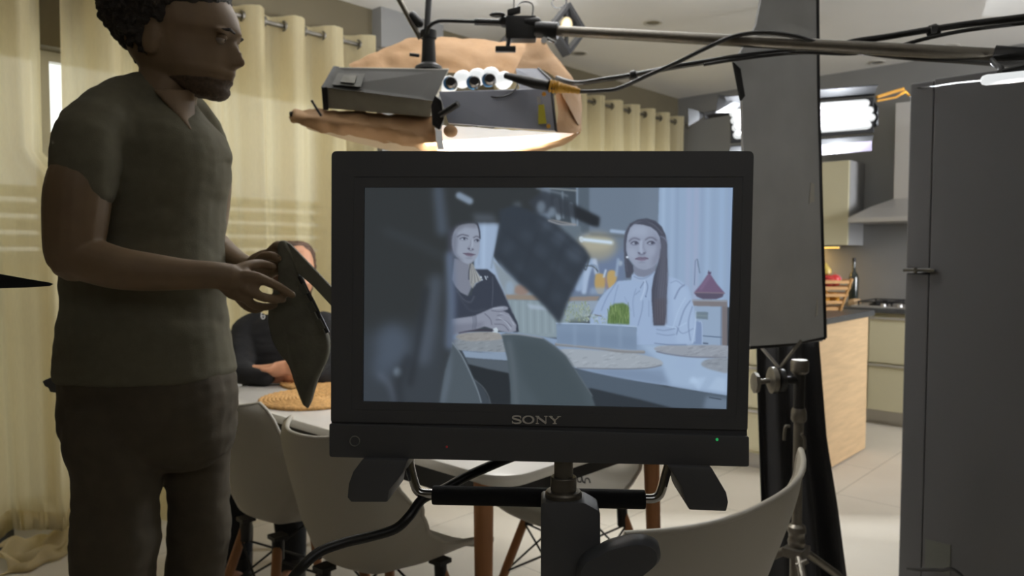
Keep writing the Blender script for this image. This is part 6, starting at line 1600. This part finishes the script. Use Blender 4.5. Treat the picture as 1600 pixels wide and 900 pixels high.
paper('diffuser', [[(690, 196, 2.44), (692, 216, 2.46), (696, 244, 2.50)], [(740, 199, 2.42), (742, 222, 2.45), (745, 250, 2.50)], [(800, 203, 2.40), (800, 224, 2.44), (800, 250, 2.50)], [(860, 207, 2.40), (852, 222, 2.44), (845, 238, 2.52)], [(905, 206, 2.42), (888, 216, 2.48), (870, 226, 2.56)]], seed=6, m=M_diff)
paper('brown_paper', [[(906, 204, 2.42), (907, 207, 2.44), (905, 210, 2.46)], [(880, 216, 2.42), (882, 221, 2.44), (880, 226, 2.48)], [(840, 226, 2.42), (842, 233, 2.44), (842, 238, 2.50)], [(800, 234, 2.44), (802, 242, 2.46), (802, 248, 2.52)]], seed=7)
# knotted corner and clamp between both halves
MB().ell(L(704, 205, 2.38), (0.026, 0.02, 0.020), seg=16, rg=8).build('paper_knot', M_paper, lamp)
MB().prism([L(680, 150, 2.38), L(690, 158, 2.37), L(694, 186, 2.37), L(688, 204, 2.38), L(676, 196, 2.38), L(674, 166, 2.38)], FH * 0.03).build('side_clamp', M_bmetal, lamp, smooth=0, bevel=0.003)
MB().tube([L(688, 180, 2.36), L(716, 162, 2.33)], 0.0105, 12).build('clamp_lever', M_bmetal, lamp)
MB().tube([L(487, 157, 2.38), L(496, 172, 2.38), L(502, 181, 2.38)], 0.004, 8).build('paper_pin', M_bmetal, lamp)
MB().lathe(L(455, 178, 2.44), [(-0.004, 0.008), (0.004, 0.008)], axis=RIGHT, seg=12).build('paper_pin', M_bmetal, lamp)
# mount: stem, flange and suspension poles up to the ceiling
MB().lathe(L(670, 108, 2.58), [(-0.004, 0.050), (0.008, 0.046), (0.020, 0.026), (0.10, 0.022), (0.105, 0.028), (0.13, 0.028)], seg=20).build('mount_stem', M_bmetal, lamp)
MB().tube([L(640, 85, 2.55), L(655, 87, 2.56)], 0.006, 8).build('mount_screw', M_bmetal, lamp)
pe = L(625, 0, 2.56); dirv = (pe - L(657, 58, 2.58)).normalized(); k_ = (CZ - L(657, 58, 2.58).z) / dirv.z
MB().tube([L(657, 60, 2.58), L(657, 58, 2.58) + dirv * k_], 0.0095, 12).build('suspension_pole', M_gmetal, lamp)
dirv = (L(668, 0, 2.60) - L(664, 58, 2.59)).normalized(); k_ = (CZ - L(664, 58, 2.59).z) / dirv.z
MB().tube([L(666, 62, 2.59), L(664, 58, 2.59) + dirv * k_], 0.011, 12).build('suspension_pole', M_bmetal, lamp)
MB().tube([L(645, 25, 2.57), L(655, 36, 2.57)], 0.016, 12, round_ends=True).build('pole_joint', M_bmetal, lamp)

# ------------------------------------------------------------------ boom with its grip head
bo = thing('boom_arm', 'long grey boom pole crossing the top of the room to the right edge', 'boom arm', L(1100, 60, 2.1))
def bm_d(px): return 1 / (1 / 2.38 + (px - 868) / (1600 - 868) * (1 / 1.70 - 1 / 2.38))
def bm_y(px): return 48 + (px - 868) * 0.0555
MB().tube([L(x, bm_y(x), bm_d(x)) for x in (860, 1100, 1350, 1560)], 0.0160, 18).build('pole', M_gmetal, bo)
MB().tube([L(x, bm_y(x) - 1, bm_d(x)) for x in (1553, 1620, 1720)], 0.0205, 18).build('outer_sleeve', M_bmetal, bo)
MB().tube([L(838, 46, 2.40), L(872, 48, 2.38)], 0.026, 18).build('collar', M_bmetal, bo)
MB().box(L(814, 46, 2.42), (0.10, 0.06, 0.075), axes=(RIGHT, FH, UPZ)).build('grip_head', M_bmetal, bo, bevel=0.008)
MB().tube([L(788, 34, 2.42), L(838, 36, 2.40)], 0.019, 14, round_ends=True).build('grip_head', M_bmetal, bo)
MB().tube([L(742, 34, 2.44), L(792, 36, 2.42)], 0.011, 14).build('adapter_rod', M_bmetal, bo)
MB().tube(crv([L(668, 58, 2.56), L(668, 48, 2.54), L(672, 40, 2.52), L(682, 34, 2.50), L(696, 32.5, 2.48), L(745, 34, 2.44)], 5), 0.0062, 12).build('bent_rod', M_bmetal, bo)
MB().ell(L(777, 23, 2.40), (0.026, 0.012, 0.009), axes=(RIGHT, FH, UPZ), seg=14, rg=8).build('wing_nut', M_bmetal, bo)
MB().box(L(803, 18, 2.40), (0.045, 0.02, 0.020), rot=None, axes=(RIGHT + UPZ * 0.25, FH, UPZ)).build('wing_nut', M_bmetal, bo, bevel=0.004)
MB().tube([L(796, 60, 2.40), L(793, 74, 2.40)], 0.007, 10).build('t_handle', M_bmetal, bo)
MB().box(L(790, 77, 2.40), (0.066, 0.022, 0.018), axes=(RIGHT, FH, UPZ)).build('t_handle', M_bmetal, bo, bevel=0.004)
MB().lathe(L(850, 64, 2.38), [(-0.01, 0.010), (0.01, 0.010)], axis=FH, seg=12).tube([L(856, 60, 2.38), L(868, 66, 2.37)], 0.007, 10).build('lock_screw', M_chrome, bo)

def cable(pts, r, label, name='cable', group=None):
    return tag(MB().tube(crv([L(*p) for p in pts], 7), r, 12).build(name, M_rubber), label, 'cable', group)
cable([(860, 137, 2.30), (906, 143, 2.30), (940, 142, 2.28), (967, 138, 2.26), (1014, 117, 2.2), (1061, 96, 2.14), (1112, 71, 2.08), (1150, 56, 2.04), (1192, 51, 2.0), (1239, 56, 1.96), (1275, 66, 1.94), (1330, 79, 1.92), (1403, 89, 1.86), (1506, 96, 1.76), (1600, 103, 1.66), (1680, 110, 1.6)], 0.0062, 'thick black cable arching over the boom pole beside the tall flag')
cable([(870, 122, 2.50), (901, 130, 2.42), (945, 124, 2.36), (990, 117, 2.30), (1051, 105, 2.18), (1100, 97, 2.12), (1150, 89, 2.06), (1215, 81, 2.04), (1262, 76, 1.97), (1300, 76, 1.93), (1330, 66, 1.90), (1389, 57, 1.88), (1455, 46, 1.82), (1525, 36, 1.76), (1600, 27, 1.70), (1700, 14, 1.62)], 0.0082, 'black cable running from the lamp under the boom and up to the top right corner')
cable([(1100, 101, 2.10), (1150, 93, 2.05), (1215, 85, 2.03), (1262, 82, 1.98), (1330, 84, 1.93), (1390, 76, 1.88), (1440, 62, 1.83), (1506, 48, 1.77), (1600, 36, 1.69), (1700, 24, 1.62)], 0.0050, 'thinner black cable crossing below the boom pole near the fridge')
for (x, y, d) in ((990, 118, 2.30), (1459, 48, 1.82)):
    tag(MB().lathe(L(x, y, d), [(-0.012, 0.013), (0, 0.017), (0.012, 0.013)], axis=RIGHT, seg=12).build('cable_tie', M_rubber), 'black tie bundling the cables between lamp and tall flag' if x < 1000 else 'black tie bundling the cables above the fridge', 'cable tie')
cn = thing('power_connector', 'black and orange cable connector at the lamp right side', 'connector', L(850, 140, 2.32))
MB().tube([L(790, 118, 2.38), L(812, 124, 2.35), L(835, 130, 2.33), L(858, 134, 2.31)], [0.010, 0.014, 0.017, 0.016], 14).build('plug_body', M_rubber, cn)
q = cr([(858, 134, 2.31, 9.5), (868, 136, 2.31, 9), (880, 138, 2.30, 7), (892, 140, 2.30, 5.5), (906, 143, 2.30, 4)], 4)
MB().tube([L(a, b_, d) for a, b_, d, r in q], [r / F * d * (1.12 if i % 2 else 0.94) for i, (a, b_, d, r) in enumerate(q)], 14).build('strain_relief', mat('orange_rubber', srgb(196, 146, 40), 0.5), cn, label='orange ribbed strain relief')

# small lamp under the boom end at the right edge
rl = thing('bar_lamp', 'bright bar lamp hanging under the boom end at the right edge', 'film lamp', P(1600, 132, 1.62))
MB().tube([P(1541, 125, 1.62), P(1600, 119, 1.62), P(1700, 109, 1.62)], 0.0115, 14, round_ends=True).build('lamp_tube', M_glow, rl)
MB().tube([P(1562, 116, 1.63), P(1600, 107, 1.63), P(1700, 97, 1.63)], 0.010, 10).build('lamp_hood', M_bmetal, rl)
MB().tube(crv([P(1550, 94, 1.70), P(1556, 102, 1.66), P(1564, 106, 1.64), P(1566, 116, 1.63)]), 0.006, 10).build('hook', M_bmetal, rl)
tag(MB().tube(crv([hit_x(1432, 137, FX - 0.01), hit_x(1450, 136, FX - 0.05), P(1490, 130, 2.2), P(1520, 127, 1.9), P(1541, 125, 1.64)]), 0.0026, 8).build('cable', M_rubber), 'thin wire from the fridge top to the bar lamp', 'cable')

# ------------------------------------------------------------------ diamond pendant lamps
def pendant(px, py, d, half, label):
    c = P(px, py, d); t = thing('pendant_lamp', label, 'pendant lamp', c - UPZ * half, 'diamond pendant lamps')
    a1 = (RIGHT * 0.88 + FH * 0.47).normalized(); dep = a1.cross(UPZ).normalized()
    def dia(h, o): return [c + UPZ * h + o, c + a1 * h * 0.82 + o, c - UPZ * h + o, c - a1 * h * 0.82 + o]
    h2 = half * 0.80; o1, o2 = dep * -0.035, dep * 0.035
    A, B_, A2, B2 = dia(half, o1), dia(h2, o1), dia(half, o2), dia(h2, o2); fs = []
    for k in range(4):
        j = (k + 1) % 4
        fs += [(k, j, 4 + j, 4 + k), (8 + j, 8 + k, 12 + k, 12 + j), (j, k, 8 + k, 8 + j), (4 + k, 4 + j, 12 + j, 12 + k)]
    MB().add(A + B_ + A2 + B2, fs).build('diamond_frame', M_bmetal, t, smooth=0)
    MB().box(c + a1 * 0.0, (0.012, 0.02, half * 1.7), axes=(a1, dep, UPZ)).build('centre_bar', M_bmetal, t, smooth=0)
    MB().box(c + a1 * half * 0.28 + UPZ * half * 0.2, (0.010, 0.014, half * 0.9), axes=(a1 - UPZ * 0.0, dep, UPZ + a1 * 0.9)).build('cross_bar', M_bmetal, t, smooth=0)
    MB().tube([c + UPZ * half, Vector((c.x, c.y, CZ - 0.02))], 0.0032, 8).build('pendant_wire', M_rubber, t)
    MB().tube([c + UPZ * (half - 0.005), c + UPZ * (half - 0.06)], 0.016, 12).build('lamp_holder', M_bmetal, t)
    MB().ell(c + UPZ * (half - 0.10), (0.032, 0.032, 0.040), seg=16, rg=10).build('bulb', mat('clear_warm_bulb', srgb(210, 190, 150), 0.15), t)
    MB().lathe((c.x, c.y, CZ - 0.022), [(0, 0.05), (0.022, 0.05)], seg=20).build('ceiling_rose', M_bmetal, t)
pendant(885, 47, 3.6, 0.124, 'black diamond-shaped pendant lamp fully seen behind the boom pole')
pendant(803, 72, 4.0, 0.110, 'black diamond-shaped pendant lamp mostly hidden behind the brown paper and grip head')
tag(MB().tube(crv([P(872, -6, 3.3), P(862, 4, 3.3), P(868, 12, 3.3), P(880, 10, 3.3), P(884, 0, 3.3), P(880, -60, 3.3), Vector((*P(880, -60, 3.3).xy, CZ))]), 0.003, 8).build('cable', M_rubber), 'small curl of wire at the top beside the big diamond pendant', 'cable')
tag(MB().tube(crv([P(830, 36, 2.6), P(833, 10, 2.62), P(824, 3, 2.62), P(812, 5, 2.6), P(804, 16, 2.55), P(802, 26, 2.5)]), 0.0028, 8).build('cable', M_rubber), 'thin wire looping above the boom grip head', 'cable')

# ------------------------------------------------------------------ black board tip at the left edge
tp = [(-160, 404), (-60, 418), (0, 428), (45, 436), (78, 441.5), (83, 444), (78, 447), (40, 449.5), (0, 450.5), (-160, 455)]
tag(MB().rings([[P(x, y, 0.95) for x, y in tp], [P(x, (y - 444) * 0.7 + 443.5, 1.10) for x, y in tp]]).build('flag_board', M_foam, smooth=30),
    'black tapering tip of a board reaching in from the left edge', 'board')
